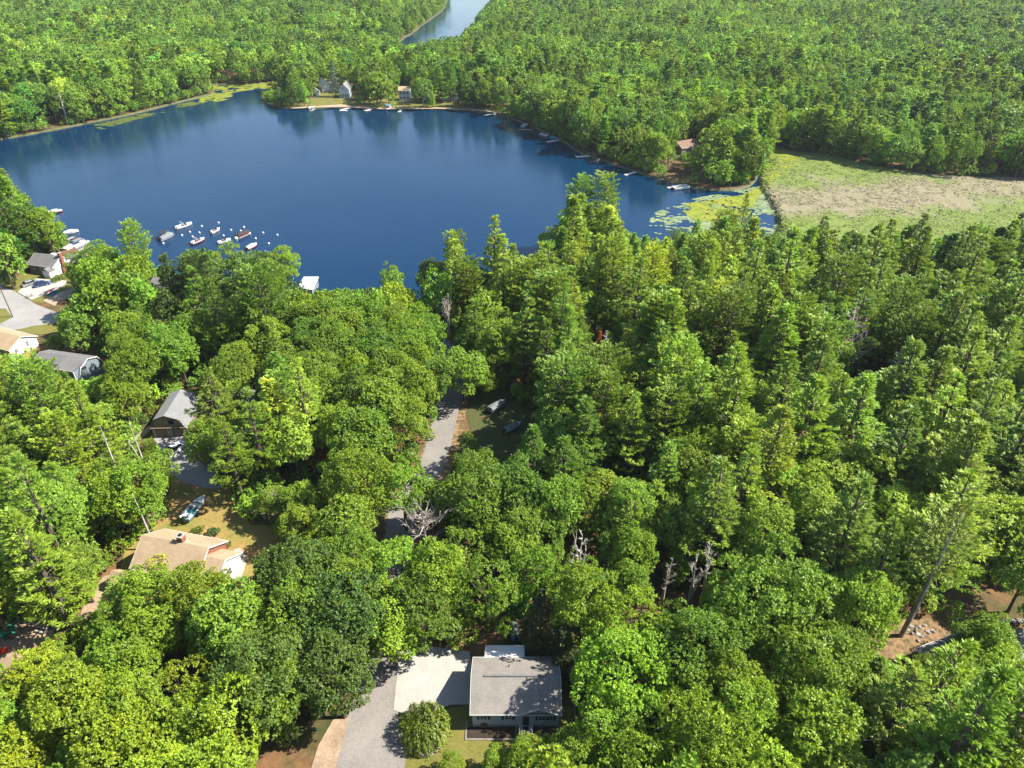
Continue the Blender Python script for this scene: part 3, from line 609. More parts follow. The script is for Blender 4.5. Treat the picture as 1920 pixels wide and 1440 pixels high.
# far shore cottages
far = 'cottages on the far shore'
t = simple_house('cottage', 'tall white cottage with a steep blue-shaded gable facing the lake', 'cottage', (649, 181), GZ, 90, 9, 5.8, 4.6, 7.8, 'siding_cottage', 'roof_pale', [('L', -2, .6, .8, 1.6), ('L', -.7, .6, .8, 1.6), ('L', .7, .6, .8, 1.6), ('L', 2, .6, .8, 1.6), ('L', -.6, 4.6, .7, 1.1)], far)  # white walls; the gable's blue shade is put into the siding colour
simple_house('cottage', 'cottage with a steep white roof slope left of the tall blue-shaded gable', 'cottage', (610, 170), GZ, -62, 9, 6, 3.2, 6.6, 'siding_white', 'white_metal', [('F', 0, 1, 1, 1)], far)
simple_house('cottage', 'tan-roofed cottage with yellowish wall behind the steep white roof', 'cottage', (628, 163), GZ, 15, 7, 5, 2.8, 5.4, 'sand', 'roof_tan', [('F', -1.5, 1, 1, 1), ('F', 1.5, 1, 1, 1)], far)
simple_house('boat_shed', 'small white shed with a round-framed front on the far peninsula', 'shed', (592, 181), GZ, 90, 4, 4.4, 2.6, 4.4, 'siding_white', 'roof_pale', [('L', 0, .6, 2.0, 1.4)], far)
t = simple_house('cottage', 'narrow two-storey blue-grey cottage with pale roof, two rows of windows', 'cottage', (760, 187), GZ, 0, 6.2, 6, 5.6, 7.2, 'siding_cottage', 'roof_tan', [('F', u, z, 1.1, 1.3) for u in (-2, 0, 2) for z in (.9, 3.6)], far)
simple_house('cottage', 'small white cottage half hidden by shrubs right of the two-storey cottage', 'cottage', (803, 186), GZ, 80, 6, 4.5, 2.8, 5.4, 'siding_white', 'white_metal', [('L', 0, 1, 1, 1)], far)
simple_house('cottage', 'long low cottage with grey roof behind the right end of the beach', 'cottage', (842, 187), GZ, -5, 10, 5, 2.2, 3.4, 'siding_white', 'roof_pale', [('F', u, .9, 1, .9) for u in (-3, 0, 3)], far)
simple_house('cottage', 'white-gabled cottage among trees where the far shore turns', 'cottage', (966, 181), GZ, 70, 8, 6.5, 3, 5.4, 'siding_white', 'roof_pale', [('L', -1.4, 1, 1, 1), ('L', 1.4, 1, 1, 1)], far)
simple_house('cottage', 'reddish cottage showing through trees above the far shore boats', 'cottage', (1016, 205), GZ, 20, 8, 6, 2.8, 4.8, 'brick', 'roof_brown', [('F', 0, 1, 1, 1)], far)
simple_house('cottage', 'brown-roofed lakeside cottage in trees left of the marsh', 'cottage', (1283, 284), GZ, 28, 10, 8, 3.0, 5.0, 'siding_brown', 'roof_brown', [('F', u, 1, 1.1, 1.1) for u in (-3, 0, 3)], far)
simple_house('cottage', 'small pale-gabled cottage right beside the brown-roofed one', 'cottage', (1322, 296), GZ, 100, 7, 6, 3.0, 5.2, 'brown_wood', 'roof_pale', [('L', -1.3, 1, 1, 1.2), ('L', 1.3, 1, 1, 1.2)], far)

# ------------------------------------------------------------------ vehicles
def car(label, p, rz, Lc, Wc, Hc, m, pickup=False, cat='car'):
    t = thing('pickup_truck' if pickup else 'parked_car', label, cat, p, rz)
    h = .28; b = Hc * .58; x0, x1 = -Lc / 2, Lc / 2
    if pickup: body = [(x0, h + .1), (x0, b), (x0 + .02, b + .03), (-.55, b + .05), (1.55, b + .05), (x1 - .1, b - .12), (x1, b - .3), (x1, h + .1), (x1 - .15, h), (x0 + .1, h)]
    else: body = [(x0, h + .15), (x0 + .05, b - .02), (x0 + .5, b + .05), (x1 - 1.3, b + .04), (x1 - .15, b - .15), (x1, b - .35), (x1, h + .1), (x1 - .15, h), (x0 + .1, h)]
    obj('body', MB().prism(body, 'y', -Wc / 2, Wc / 2), m, t, .09)
    if pickup:
        c0, c1, c2, c3 = -.75, -.6, .75, 1.5
        obj('cargo_bed', MB().box(x0 + .1, -.85, -Wc / 2 + .12, Wc / 2 - .12, b + .03, b + .075), 'dark_trim', t)
    else: c0, c1, c2, c3 = x0 + .35, x0 + 1.0, .55, 1.25
    secs = []
    for z, k, ins in ((b, 0, .06), (Hc - .08, 1, .22), (Hc, 1.08, .30)):
        a = c0 + (c1 - c0) * k; e2 = c3 + (c2 - c3) * k; w2 = Wc / 2 - ins; secs.append([(a, -w2, z), (e2, -w2, z), (e2, w2, z), (a, w2, z)])
    obj('windows', MB().loft(secs[:2]), 'glass', t); rf = [[(a, b_, z + .0) for a, b_, z in secs[1]], [(a, b_, z) for a, b_, z in secs[2]]]
    obj('roof', MB().loft([[(x, y, Hc - .1) for x, y, z in secs[1]], secs[2]]), m, t, .03)
    for sx in (x0 + .95, x1 - .95):
        for sy in (-1, 1):
            w = obj('wheel', MB().tube([(sx, sy * (Wc / 2 - .2), .33), (sx, sy * (Wc / 2 + .01), .33)], [.34, .34], 16), 'rubber', t)
            obj('rim', MB().tube([(sx, sy * (Wc / 2 + .01), .33), (sx, sy * (Wc / 2 + .025), .33)], [.2, .18], 12), 'metal', w)
    for sy in (-1, 1):
        obj('headlight', MB().box(x1 - .12, x1 + .02, sy * (Wc / 2 - .3) - .18, sy * (Wc / 2 - .3) + .18, b - .36, b - .2), 'white_metal', t)
        obj('tail_light', MB().box(x0 - .01, x0 + .1, sy * (Wc / 2 - .12) - .08, sy * (Wc / 2 - .12) + .08, b - .35, b - .08), 'red_paint', t)
        obj('mirror', MB().box(c3 - .35, c3 - .15, sy * (Wc / 2 + .1) - .1, sy * (Wc / 2 + .1) + .1, b + .05, b + .2), m, t)
    obj('bumper', MB().box(x1, x1 + .08, -Wc / 2 + .1, Wc / 2 - .1, h, h + .2).box(x0 - .08, x0, -Wc / 2 + .1, Wc / 2 - .1, h, h + .2), 'metal' if pickup else m, t)
    return t
def heading(p0, p1): return math.atan2(p1[1] - p0[1], p1[0] - p0[0])
def mid(a, b): return ((a[0] + b[0]) / 2, (a[1] + b[1]) / 2)
car('silver estate car parked on the village drive, left of the blue car', (-139.0, 187.0), R(50), 4.5, 1.8, 1.5, 'car_silver')
car('dark blue hatchback parked beside the silver car', (-135.4, 186.4), R(38), 4.2, 1.75, 1.5, 'car_blue')
car('white pickup truck parked in front of the brown garage', (-66.9, 110.3), R(72), 5.7, 2.0, 1.85, 'car_white', True, 'pickup truck')
car('grey car glimpsed in shade under the maple by the garage driveway', G(420, 870), R(15), 4.3, 1.75, 1.5, 'car_silver')

# ------------------------------------------------------------------ boats
def hull_secs(Lb, Wb, Hb, n=9, flat=.18):
    S_ = []
    for i in range(n):
        s = i / (n - 1); x = -Lb / 2 + s * Lb; k = 1 if s < .45 else max(.03, 1 - ((s - .45) / .55) ** 2.1); wv = Wb / 2 * k * (.92 if s == 0 else 1); zt_ = Hb * (1 + .22 * s * s); zb_ = -.1 + .25 * max(0, s - .7) / .3 * Hb * 1.5
        S_.append([(x, -wv, zt_), (x, -wv * .78, zb_ + Hb * .3), (x, 0, zb_ - flat * (1 - s * .5)), (x, wv * .78, zb_ + Hb * .3), (x, wv, zt_), (x, wv - .12 * k, zt_), (x, (wv - .16) * .8 * (s > .01), zt_ - Hb * .55 * (s < .62)), (x, -(wv - .16) * .8 * (s > .01), zt_ - Hb * .55 * (s < .62)), (x, -wv + .12 * k, zt_)])
    return S_
def motorboat(label, stern, bow, z, m='boat_white', Lb=5.2, Wb=2.1, cover=None, arch=False, group=None, stripe=None, trailer=False, name='motorboat'):
    t = thing(name, label, 'boat', mid(stern, bow), heading(stern, bow), group, z)
    b = MB().loft(hull_secs(Lb, Wb, .75)); obj('hull', b, m, t, smooth=False)
    if stripe: obj('hull_stripe', MB().loft([[(x * 1.0, y * 1.012, z * .62 - .02) for x, y, z in s[:1]] + [(x, y * 1.02, z + .0) for x, y, z in s[1:4]] + [(x, y * 1.012, z * .62 - .02) for x, y, z in s[4:5]] for s in hull_secs(Lb, Wb, .75)]), stripe, t)
    obj('foredeck', MB().loft([[(Lb * s, -w_, .84 + .12 * s), (Lb * s, w_, .84 + .12 * s), (Lb * s, w_ * .4, .92 + .14 * s), (Lb * s, -w_ * .4, .92 + .14 * s)] for s, w_ in ((.12, Wb * .44), (.28, Wb * .38), (.40, Wb * .24), (.49, .06))]), m, t)
    if cover:
        obj('cover', MB().loft([[(Lb * s, -w_, .82), (Lb * s, w_, .82), (Lb * s, w_ * .3, .86 + hh), (Lb * s, -w_ * .3, .86 + hh)] for s, w_, hh in ((-.47, Wb * .45, .1), (-.15, Wb * .48, .45), (.1, Wb * .47, .5), (.3, Wb * .38, .15))]), cover, t)
    else:
        obj('windshield', MB().loft([[(Lb * .12, -Wb * .42, .84), (Lb * .15, -Wb * .42, .84), (Lb * .10, -Wb * .38, 1.25), (Lb * .085, -Wb * .38, 1.25)], [(Lb * .18, 0, .9), (Lb * .2, 0, .9), (Lb * .13, 0, 1.3), (Lb * .115, 0, 1.3)], [(Lb * .12, Wb * .42, .84), (Lb * .15, Wb * .42, .84), (Lb * .10, Wb * .38, 1.25), (Lb * .085, Wb * .38, 1.25)]]), 'glass', t)
        for sx, sy in ((-.02, -.5), (-.02, .5)): obj('seat', MB().box(Lb * sx - .3, Lb * sx + .3, sy - .27, sy + .27, .3, .75).box(Lb * sx - .35, Lb * sx - .22, sy - .27, sy + .27, .7, 1.05), 'grey_canvas', t)
        obj('bench', MB().box(-Lb * .42, -Lb * .3, -Wb * .36, Wb * .36, .3, .78), 'boat_white', t)
    if arch: obj('wakeboard_tower', MB().tube([(-.1, -Wb * .45, .8), (-.6, -Wb * .4, 1.9), (-.6, Wb * .4, 1.9), (-.1, Wb * .45, .8)], [.06] * 4, 6), 'white_metal', t)
    mt = obj('outboard_motor', MB().box(-Lb / 2 - .55, -Lb / 2 - .1, -.2, .2, .65, 1.2).box(-Lb / 2 - .4, -Lb / 2 - .2, -.08, .08, -.3, .65), 'black_plastic', t, .05)
    if trailer:
        tr = MB()
        for y in (-.55, .55): tr.box(-Lb * .45, Lb * .35, y - .05, y + .05, -.35, -.25)
        tr.tube([(Lb * .35, -.55, -.3), (Lb * .62, 0, -.3), (Lb * .35, .55, -.3)], [.05] * 3, 6); obj('trailer_frame', tr, 'metal', t)
        for y in (-1.0, 1.0): obj('wheel', MB().tube([(-Lb * .12, y - .1, -.38), (-Lb * .12, y + .1, -.38)], [.3, .3], 14), 'rubber', t)
    return t
def pontoon(label, a, b, z, fence='boat_white', canopy=None, Lb=6.4, Wb=2.5, group=None, cover=None):
    t = thing('pontoon_boat', label, 'boat', mid(a, b), heading(a, b), group, z)
    for s in (-1, 1): obj('pontoon', MB().tube([(-Lb / 2, s * .85, .0), (-Lb / 2 + .2, s * .85, .02), (Lb / 2 - .6, s * .85, .02), (Lb / 2, s * .85, .22)], [.2, .32, .32, .08], 10), 'metal', t)
    obj('deck', MB().box(-Lb / 2, Lb / 2 - .2, -Wb / 2, Wb / 2, .34, .44), 'grey_canvas', t)
    f = MB(); x0, x1, y = -Lb / 2 + .3, Lb / 2 - .5, Wb / 2 - .05
    for yy in (-y, y): f.box(x0, x1, yy - .03, yy + .03, .5, 1.02)
    for xx_ in (x0, x1): f.box(xx_ - .03, xx_ + .03, -y, -.4, .5, 1.02).box(xx_ - .03, xx_ + .03, .4, y, .5, 1.02)
    obj('fence', f, fence, t)
    if cover: obj('cover', MB().loft([[(s, -y, 1.0), (s, y, 1.0), (s, y * .3, 1.0 + h_), (s, -y * .3, 1.0 + h_)] for s, h_ in ((x0, .1), (x0 + 1.6, .45), (x1 - 1.6, .45), (x1, .1))]), cover, t)
    else:
        for bx in ((x0 + .1, x0 + .7, -y + .1, y - .1), (x1 - 1.9, x1 - .1, -y + .1, -y + .7), (x1 - 1.9, x1 - .1, y - .7, y - .1)): obj('seat', MB().box(*bx, .44, .9), 'boat_white', t)
        obj('console', MB().box(-.4, .2, .25, .9, .44, 1.3), 'boat_grey', t)
    if canopy:
        c = obj('canopy', MB().loft([[(-2.1, -Wb * .46, 2.35), (-2.1, Wb * .46, 2.35), (-2.1, 0, 2.5)], [(.9, -Wb * .46, 2.35), (.9, Wb * .46, 2.35), (.9, 0, 2.5)]]), canopy, t)
        fr = MB()
        for yy in (-y, y): fr.tube([(-.6, yy, 1.0), (-2.0, yy, 2.33)], [.03, .03], 5); fr.tube([(-.6, yy, 1.0), (.8, yy, 2.33)], [.03, .03], 5)
        obj('canopy_frame', fr, 'metal', c)
    obj('outboard_motor', MB().box(-Lb / 2 - .5, -Lb / 2 - .05, -.2, .2, .5, 1.1).box(-Lb / 2 - .4, -Lb / 2 - .2, -.08, .08, -.3, .5), 'black_plastic', t)
    return t
gm_ = 'boats moored off the near shore'; P_ = lambda x, y: G(x, y, WZ)
pontoon('grey pontoon boat with dark canopy, leftmost of the moored boats', P_(298, 451), P_(323, 440), WZ, 'boat_grey', 'dark_canvas', 5.8, group=gm_, cover='grey_canvas')
motorboat('large white motorboat with raised white tower, above the other moored boats', P_(331, 430), P_(359, 421), WZ, 'boat_white', 6.2, 2.3, arch=True, group=gm_)
motorboat('white motorboat with red underside and arched tower, moored nearest the shore trees', P_(360, 459), P_(383, 450), WZ, 'boat_white', 5.2, arch=True, group=gm_, stripe='boat_red')
motorboat('small pale grey open boat in the middle of the moored boats', P_(395, 439), P_(413, 431), WZ, 'boat_white', 4.0, 1.7, group=gm_)
pontoon('maroon-sided pontoon boat with dark cover, among the moored boats', P_(443, 447), P_(467, 436), WZ, 'boat_maroon', None, 5.6, group=gm_, cover='dark_canvas')
motorboat('pinkish-red and white boat at the right end of the moored boats', P_(463, 469), P_(482, 460), WZ, 'boat_white', 4.6, 1.8, 'boat_white', group=gm_, stripe='boat_red')
motorboat('white boat mostly hidden behind the pale willow-like treetop', P_(412, 457), P_(430, 452), WZ, 'boat_white', 4.4, 1.7, group=gm_)
motorboat('small red and white boat on the water near the left edge', P_(97, 400), P_(112, 398), WZ, 'boat_white', 4.6, 1.7, 'boat_white', stripe='boat_red')
motorboat('blue and white motorboat on a trailer on the dry lawn', G(353, 973, 1.5), G(380, 943, 1.5), GZ + .75, 'boat_white', 5.8, 2.2, stripe='teal_canvas', trailer=True)
motorboat('small pale blue boat lying on the shaded lawn beside the road', G(950, 809, 1.5), G(974, 797, 1.5), GZ + .35, 'boat_grey', 4.4, 1.7, 'grey_canvas')  # hull and cover greyed so the colour carries the lawn's shade
motorboat('grey tarp-covered boat on a trailer in the shade at the wood\'s edge', G(920, 772, 1.5), G(945, 758, 1.5), GZ + .75, 'boat_grey', 4.6, 1.9, 'grey_canvas', trailer=True)
motorboat('small pale covered boat, coloured grey for the deep shade behind the blue-walled house', G(966, 1195), G(962, 1173), GZ + .25, 'boat_grey', 3.6, 1.4, 'grey_canvas')  # pale boat; the grey of hull and cover is painted-in shade
dk = 'boats at the left shore docks'
pontoon('white pontoon boat at the dock beside the chimneyed house', P_(122, 472), P_(148, 459), WZ, 'boat_white', None, 6.6, group=dk, cover='boat_white')
pontoon('grey-roofed pontoon boat outermost at the left shore docks', P_(140, 466), P_(162, 456), WZ, 'boat_white', 'grey_canvas', 6.4, group=dk)
motorboat('white runabout at the left shore docks, farthest out', P_(126, 439), P_(142, 436), WZ, 'boat_white', 4.6, 1.8, 'boat_white', group=dk)
motorboat('white boat just left of the tall solitary pine', P_(224, 489), P_(241, 485), WZ, 'boat_white', 5.0, 1.9, group=dk)
fs = 'boats along the far shore'; P0_ = P_; P_ = lambda x, y: G(x, y + 3.5, WZ)
pontoon('pontoon boat under a bright blue canopy at the far beach', P_(722, 203), P_(737, 199), WZ, 'boat_white', 'blue_canvas', 7.0, 3.0, group=fs)
pontoon('pontoon boat lying against the white dock below the brown-roofed cottage', P_(1262, 352), P_(1290, 348), WZ, 'boat_white', None, 7.6, 2.6, group=fs)
motorboat('white boat at the bend of the far shore, beside a dock', P_(976, 236), P_(992, 231), WZ, 'boat_white', 5.4, 2, 'boat_white', group=fs)
motorboat('white boat with turquoise stern cover on the far shore', P_(1012, 248), P_(1028, 253), WZ, 'boat_white', 5.4, 2, group=fs)
motorboat('turquoise boat tied right of the white one on the far shore', P_(1030, 256), P_(1046, 258), WZ, 'teal_canvas', 4.2, 1.5, 'teal_canvas', group=fs)
motorboat('dark boat with pale stripe just below the long white-legged dock', P_(1104, 302), P_(1126, 298), WZ, 'boat_grey', 5.8, 2, 'dark_canvas', group=fs)
motorboat('small white boat at the left end of the far beach', P_(578, 201.5), P_(590, 199), WZ, 'boat_white', 4.2, 1.6, 'boat_white', group=fs)
def buoy(label, p, r, m='boat_white'):
    t = thing('mooring_buoy', label, 'buoy', G(*p, WZ), 0, 'round white mooring buoys', WZ)
    obj('float', MB().blob((0, 0, r * .35), (r, r, r), 3, 12, 8), m, t, smooth=True); obj('mooring_eye', MB().tube([(0, 0, r * 1.3), (0, 0, r * 1.75)], [.05, .03], 6), 'metal', t); return t
bl = [((26.3 + 280, 456.8), 'just below the leftmost grey pontoon boat'), ((341.3, 441.5), 'below the big white motorboat, left one'), ((356.2, 435.5), 'under the bow of the big white motorboat'), ((361.2, 444.2), 'just above the arched-tower boat'),
      ((374, 436.7), 'between the big white motorboat and the small open boat'), ((378.5, 424.6), 'right of the big white motorboat\'s bow'), ((409.7, 418.2), 'above the small open boat'), ((419.2, 442.3), 'right below the small open boat'),
      ((433.5, 431.8), 'halfway between the small open boat and the maroon pontoon'), ((457.4, 426.4), 'above the maroon pontoon boat'), ((479.4, 447.5), 'lower right of the maroon pontoon boat'), ((493.4, 436.9), 'far right of the maroon pontoon boat'),
      ((520, 441), 'farthest right of all the buoys'), ((504, 457), 'right of the pinkish-red boat'), ((451.5, 433.3), 'touching the top of the maroon pontoon boat')]
for k, (p, lab) in enumerate(bl): buoy('white buoy ' + lab, p, .33 if k not in (0,) else .34)
buoy('larger pale buoy at the bow of the maroon pontoon boat', (466.5, 438), .7); buoy('larger pale buoy at the stern of the maroon pontoon boat', (443, 448), .6)

def dock(label, pts, w_=1.3, z=WZ + .35, m='wood_deck', legs='metal', tall=.0, group='docks'):
    P = [G(*p, z) for p in pts]; c = P[0]; t = thing('dock', label, 'dock', c, 0, group, 0)
    Q = [(p[0] - c[0], p[1] - c[1]) for p in P]; d = MB(); lg = []
    for i in range(len(Q) - 1):
        a, b = Vector(Q[i]), Vector(Q[i + 1]); u = (b - a).normalized(); s = Vector((-u.y, u.x)) * w_ / 2; zz = z + .004 * i
        d.prism([tuple(a - s), tuple(b - s), tuple(b + s), tuple(a + s)], 'z', zz - .12, zz)
        n = max(2, int((b - a).length / 2.5) + 1)
        for k in range(n):
            for sg in (-1, 1):
                p = a.lerp(b, k / (n - 1)) + s * sg * 1.04; lg.append(((p.x, p.y, -.5), (p.x, p.y, z + .15 + tall)))
    obj('decking', d, m, t)
    for a, b in lg: obj('leg', MB().tube([a, b], [.06, .06], 6), legs, t)
    return t
dock('L-shaped white dock below the tall blue-shaded cottage', [(658, 202), (640, 205.5), (650, 207.5)], 1.4, m='white_paint')
dock('small white raft floating off the far beach', [(637, 207), (647, 207)], 2.0, m='white_paint')
dock('white dock halfway along the far beach', [(700, 204), (684, 207.5)], 1.8, m='white_paint')
dock('dock with white legs where the far beach ends', [(930, 213), (908, 216)], 1.8, m='white_paint')
dock('short dock at the turn of the far shore', [(1000, 243), (972, 243)], 1.4, m='wood_deck')
dock('long dock with tall white posts on the right far shore', [(1126, 291), (1080, 294)], 1.8, m='white_paint', legs='white_paint', tall=.8)
dock('dock below the brown-roofed cottage', [(1300, 348), (1252, 352)], 1.6, m='white_paint')
dock('narrow grey dock left of the white raft on the far beach', [(590, 203), (584, 208)], 1.2, m='wood_deck')
dock('small dock beside the blue-canopied boat at the far beach', [(752, 206), (748, 210)], 1.4, m='white_paint')
dock('short pale dock under the trees between the shelter and the brown-roofed cottage', [(1192, 322), (1172, 328)], 1.4, m='white_paint')
dock('short white dock by the boat with the turquoise cover', [(1048, 262), (1026, 266)], 1.4, m='white_paint')
dock('long dock running out beside the chimneyed house', [(118, 482), (165, 462)], 1.4, m='wood_deck')
dock('shorter dock at the left shore, with the farthest white runabout', [(118, 452), (138, 444)], 1.2, m='wood_deck')
dock('dock half hidden left of the white boathouse roof', [(200, 500), (236, 487)], 1.3, m='wood_deck')
# open boat lift with a pale roof
x, y = G(1100, 280); t = thing('boat_shelter', 'open-sided grey boat shelter behind the long white-posted dock', 'boat shelter', (x, y + 5), R(-12), None, WZ)
obj('roof', MB().prism([(-2.2, 2.4), (0, 3.0), (2.2, 2.4), (2.2, 2.5), (0, 3.1), (-2.2, 2.5)], 'x', -4.5, 4.5), 'roof_pale', t)
for sx in (-4.2, 0, 4.2):
    for sy in (-1.9, 1.9): obj('post', MB().tube([(sx, sy, -.8), (sx, sy, 2.45)], [.07, .07], 6), 'metal', t)
# kayaks beside the village drive
zk = [((88, 549), (100, 542), 'red_paint', 'red kayak, farthest from the road in the row by the drive'), ((90, 551), (104, 543), 'boat_white', 'white kayak between the red and blue ones by the drive'), ((91, 553), (107, 544), 'car_blue', 'blue kayak in the middle of the row by the drive'), ((94, 556), (111, 546), 'teal_canvas', 'turquoise kayak nearest the road in the row by the drive')]
for a, b, m, lab in zk:
    A, B = G(*a, 1.2), G(*b, 1.2); t = thing('kayak', lab, 'kayak', mid(A, B), heading(A, B), 'kayaks beside the village drive', GZ + .1)
    Lk = 3.8; obj('hull', MB().loft([[(Lk * s, w_ * math.cos(q_ * math.pi / 4), .22 + h_ * math.sin(q_ * math.pi / 4)) for q_ in range(8)] for s, w_, h_ in ((-.5, .03, .04), (-.3, .26, .16), (0, .36, .2), (.3, .26, .16), (.5, .03, .04))]), m, t)
    obj('cockpit', MB().tube([(-.1, 0, .38), (-.1, 0, .44)], [.27, .25], 12), 'black_plastic', t)

# ------------------------------------------------------------------ poles, wires, small things in yards
def pole(label, base, h, r=.14, arm=True, m='bark', top=None):
    t = thing('utility_pole', label, 'pole', base, R(25)); obj('shaft', MB().tube([(0, 0, -.3), (0, 0, h)], [r, r * .7], 10), m, t)
    if arm:
        obj('crossarm', MB().box(-1.1, 1.1, -.06, .06, h - .9, h - .76), m, t)
        for x in (-1, 0, 1): obj('insulator', MB().tube([(x, 0, h - .76), (x, 0, h - .5)], [.05, .03], 8), 'stone', t)
    return t
pole('dark utility pole at the village junction, cut by the left edge', (-132.5, 167.1), 10.5)
pole('brown utility pole in front of the half-hidden grey-roofed lake house', G(290, 546), 8.5)
x, y = G(1262, 268); t = thing('flagpole', 'slim white flagpole behind the brown-roofed lakeside cottage', 'flagpole', (x, y)); obj('shaft', MB().tube([(0, 0, 0), (0, 0, 15)], [.12, .06], 8), 'white_metal', t); obj('finial', MB().blob((0, 0, 15.1), (.15, .15, .15), 1), 'white_metal', t)
x, y = G(738, 196); t = thing('flagpole', 'slim grey pole on the far shore right of the tall blue-shaded cottage', 'pole', (-72 - 22, 436)); obj('shaft', MB().tube([(0, 0, 0), (0, 0, 11)], [.1, .06], 8), 'white_metal', t)
A, B = G(1360, 1436, 8), G(1640, 1424, 8)
def wire(label, A, B, z, ext=6.0):
    a = Vector((*A, z)); b = Vector((*B, z)); d = (b - a); t = thing('power_line', label, 'cable', (a.x, a.y), 0, None, z)
    pts = [d * s + Vector((0, 0, .25 * ((s - .5) ** 2))) for s in (-ext / 2, -1, 0, .5, 1, 2, ext / 2)]
    for p in pts: p.z = .06 * (p.length / 10) ** 2 * .2
    obj('cable', MB().tube(pts, [.045] * len(pts), 5), 'metal', t); return t
wire('pale power line sagging past the treetops at the bottom edge', A, B, 8.0)
wire('thin upper power line behind the lower one at the bottom right', G(1480, 1391, 8), G(1570, 1389, 8), 8.0, 10)
# stone-edged bed at the foot of the weeping bush
x, y = G(808, 1392); t = thing('boulder', 'large grey boulder in the stone-edged bed below the weeping bush', 'boulder', G(806, 1400)); obj('rock', MB().blob((0, 0, .35), (.85, .6, .5), 8, 12, 8), 'stone', t)
t = thing('stone_border', 'curved pale stone border round the weeping bush', 'garden border', G(800, 1385))
cb = MB(); q = random.Random(3)
for k in range(16):
    a = R(-100 + k * 9.5); rx, ry = 1.9, 2.3; cb.blob((rx * math.cos(a), ry * math.sin(a), .1), (.22 + q.random() * .08, .2, .16), k, 8, 5)
obj('stones', cb, 'stone', t); obj('soil', MB().prism([(1.85 * math.cos(k / 20 * 6.283), 2.2 * math.sin(k / 20 * 6.283)) for k in range(20)], 'z', .02, .12), 'mulch', t)
# sandy clearing bits
def bench(label, p, rz):
    t = thing('picnic_table', label, 'table', G(*p), rz)
    obj('table_top', MB().box(-.9, .9, -.38, .38, .70, .75), 'wood_deck', t)
    for y in (-.75, .75): obj('bench_seat', MB().box(-.9, .9, y - .13, y + .13, .42, .46), 'wood_deck', t)
    for x in (-.65, .65): obj('leg', MB().tube([(x, -.62, 0), (x, -.1, .70)], [.05, .05], 5).tube([(x, .62, 0), (x, .1, .70)], [.05, .05], 5).box(x - .03, x + .03, -.8, .8, .34, .42), 'wood_deck', t)
bench('weathered picnic table in the sandy clearing at the left', (84, 1180), R(-15))
t = thing('garden_swing', 'green-canopied garden swing at the left of the sandy clearing', 'swing', G(20, 1196), R(60))
obj('canopy', MB().prism([(-.8, 1.75), (0, 2.0), (.8, 1.75), (.8, 1.8), (0, 2.06), (-.8, 1.8)], 'x', -1.1, 1.1), 'green_tarp', t); obj('seat', MB().box(-.85, .85, -.3, .3, .5, .62).box(-.85, .85, .3, .38, .5, 1.1), 'green_tarp', t)
for x in (-1.0, 1.0): obj('leg', MB().tube([(x, -.8, 0), (x, 0, 1.85), (x, .8, 0)], [.04] * 3, 6), 'metal', t)
t = thing('wheelbarrow', 'bright red wheelbarrow at the left edge of the sandy clearing', 'wheelbarrow', G(6, 1226), R(200))
obj('tray', MB().loft([[(-.5, -.3, .4), (.35, -.22, .35), (.35, .22, .35), (-.5, .3, .4)], [(-.75, -.45, .8), (.6, -.35, .72), (.6, .35, .72), (-.75, .45, .8)]]), 'red_paint', t)
obj('wheel', MB().tube([(.65, -.06, .22), (.65, .06, .22)], [.22, .22], 14), 'rubber', t); obj('handle', MB().tube([(.6, -.2, .3), (-.5, -.3, .45), (-1.1, -.32, .65)], [.03] * 3, 5).tube([(.6, .2, .3), (-.5, .3, .45), (-1.1, .32, .65)], [.03] * 3, 5), 'red_paint', t)
t = thing('fallen_log', 'pale fallen log beside the picnic table', 'log', G(62, 1170), R(-30)); obj('trunk', MB().tube([(-1.5, 0, .15), (0, .1, .18), (1.6, 0, .15)], [.17, .16, .1], 9), 'pale_wood', t)
x, y = G(1917, 1192); t = thing('mailbox_post', 'short white post with an arm beside the grey driveway at the right edge', 'post', (x, y), R(30)); obj('post', MB().box(-.08, .08, -.08, .08, 0, 1.5), 'white_paint', t); obj('arm', MB().box(-.1, .8, -.05, .05, 1.2, 1.32), 'white_paint', t); obj('box', MB().prism([(-.12, 1.32), (.12, 1.32), (.12, 1.48), (0, 1.58), (-.12, 1.48)], 'x', .25, .75), 'white_metal', t)
t = thing('stone_wall', 'low wall of loose grey stones in shade above the right driveway', 'wall', G(1885, 1166)); sw = MB(); q = random.Random(9)
for k in range(46): sw.blob((-3.2 + k * .17, q.uniform(-.25, .25), q.uniform(.1, .55)), (q.uniform(.2, .34), q.uniform(.18, .3), q.uniform(.14, .22)), k, 7, 5)
obj('stones', sw, 'stone', t)
def rocks(label, p, n, s, seed):
    t = thing('rock_pile', label, 'rocks', G(*p)); q = random.Random(seed); r = MB()
    for k in range(n): r.blob((q.gauss(0, s), q.gauss(0, s * .6), .12), (q.uniform(.15, .45), q.uniform(.15, .4), q.uniform(.1, .3)), k, 8, 5)
    obj('stones', r, 'stone', t)
rocks('scattered pale rocks at the foot of the long leaning bare trunk', (1720, 1185), 18, 1.2, 1); rocks('pale rocks at the upper edge of the dry lawn beside the shed', (500, 962), 26, 1.3, 2)
t = thing('blue_tarp', 'bright blue tarp corner under the maple by the garage driveway', 'tarp', G(404, 862), R(20)); obj('sheet', MB().loft([[(-1.2, -.7, .02), (1.1, -.8, .02), (1.1, -.78, .06), (-1.2, -.7, .06)], [(-1.0, 0, .5), (1.0, 0, .45), (1.0, 0, .5), (-1, 0, .55)], [(-1.2, .8, .02), (1.2, .7, .02), (1.2, .7, .06), (-1.2, .8, .06)]]), 'blue_canvas', t)
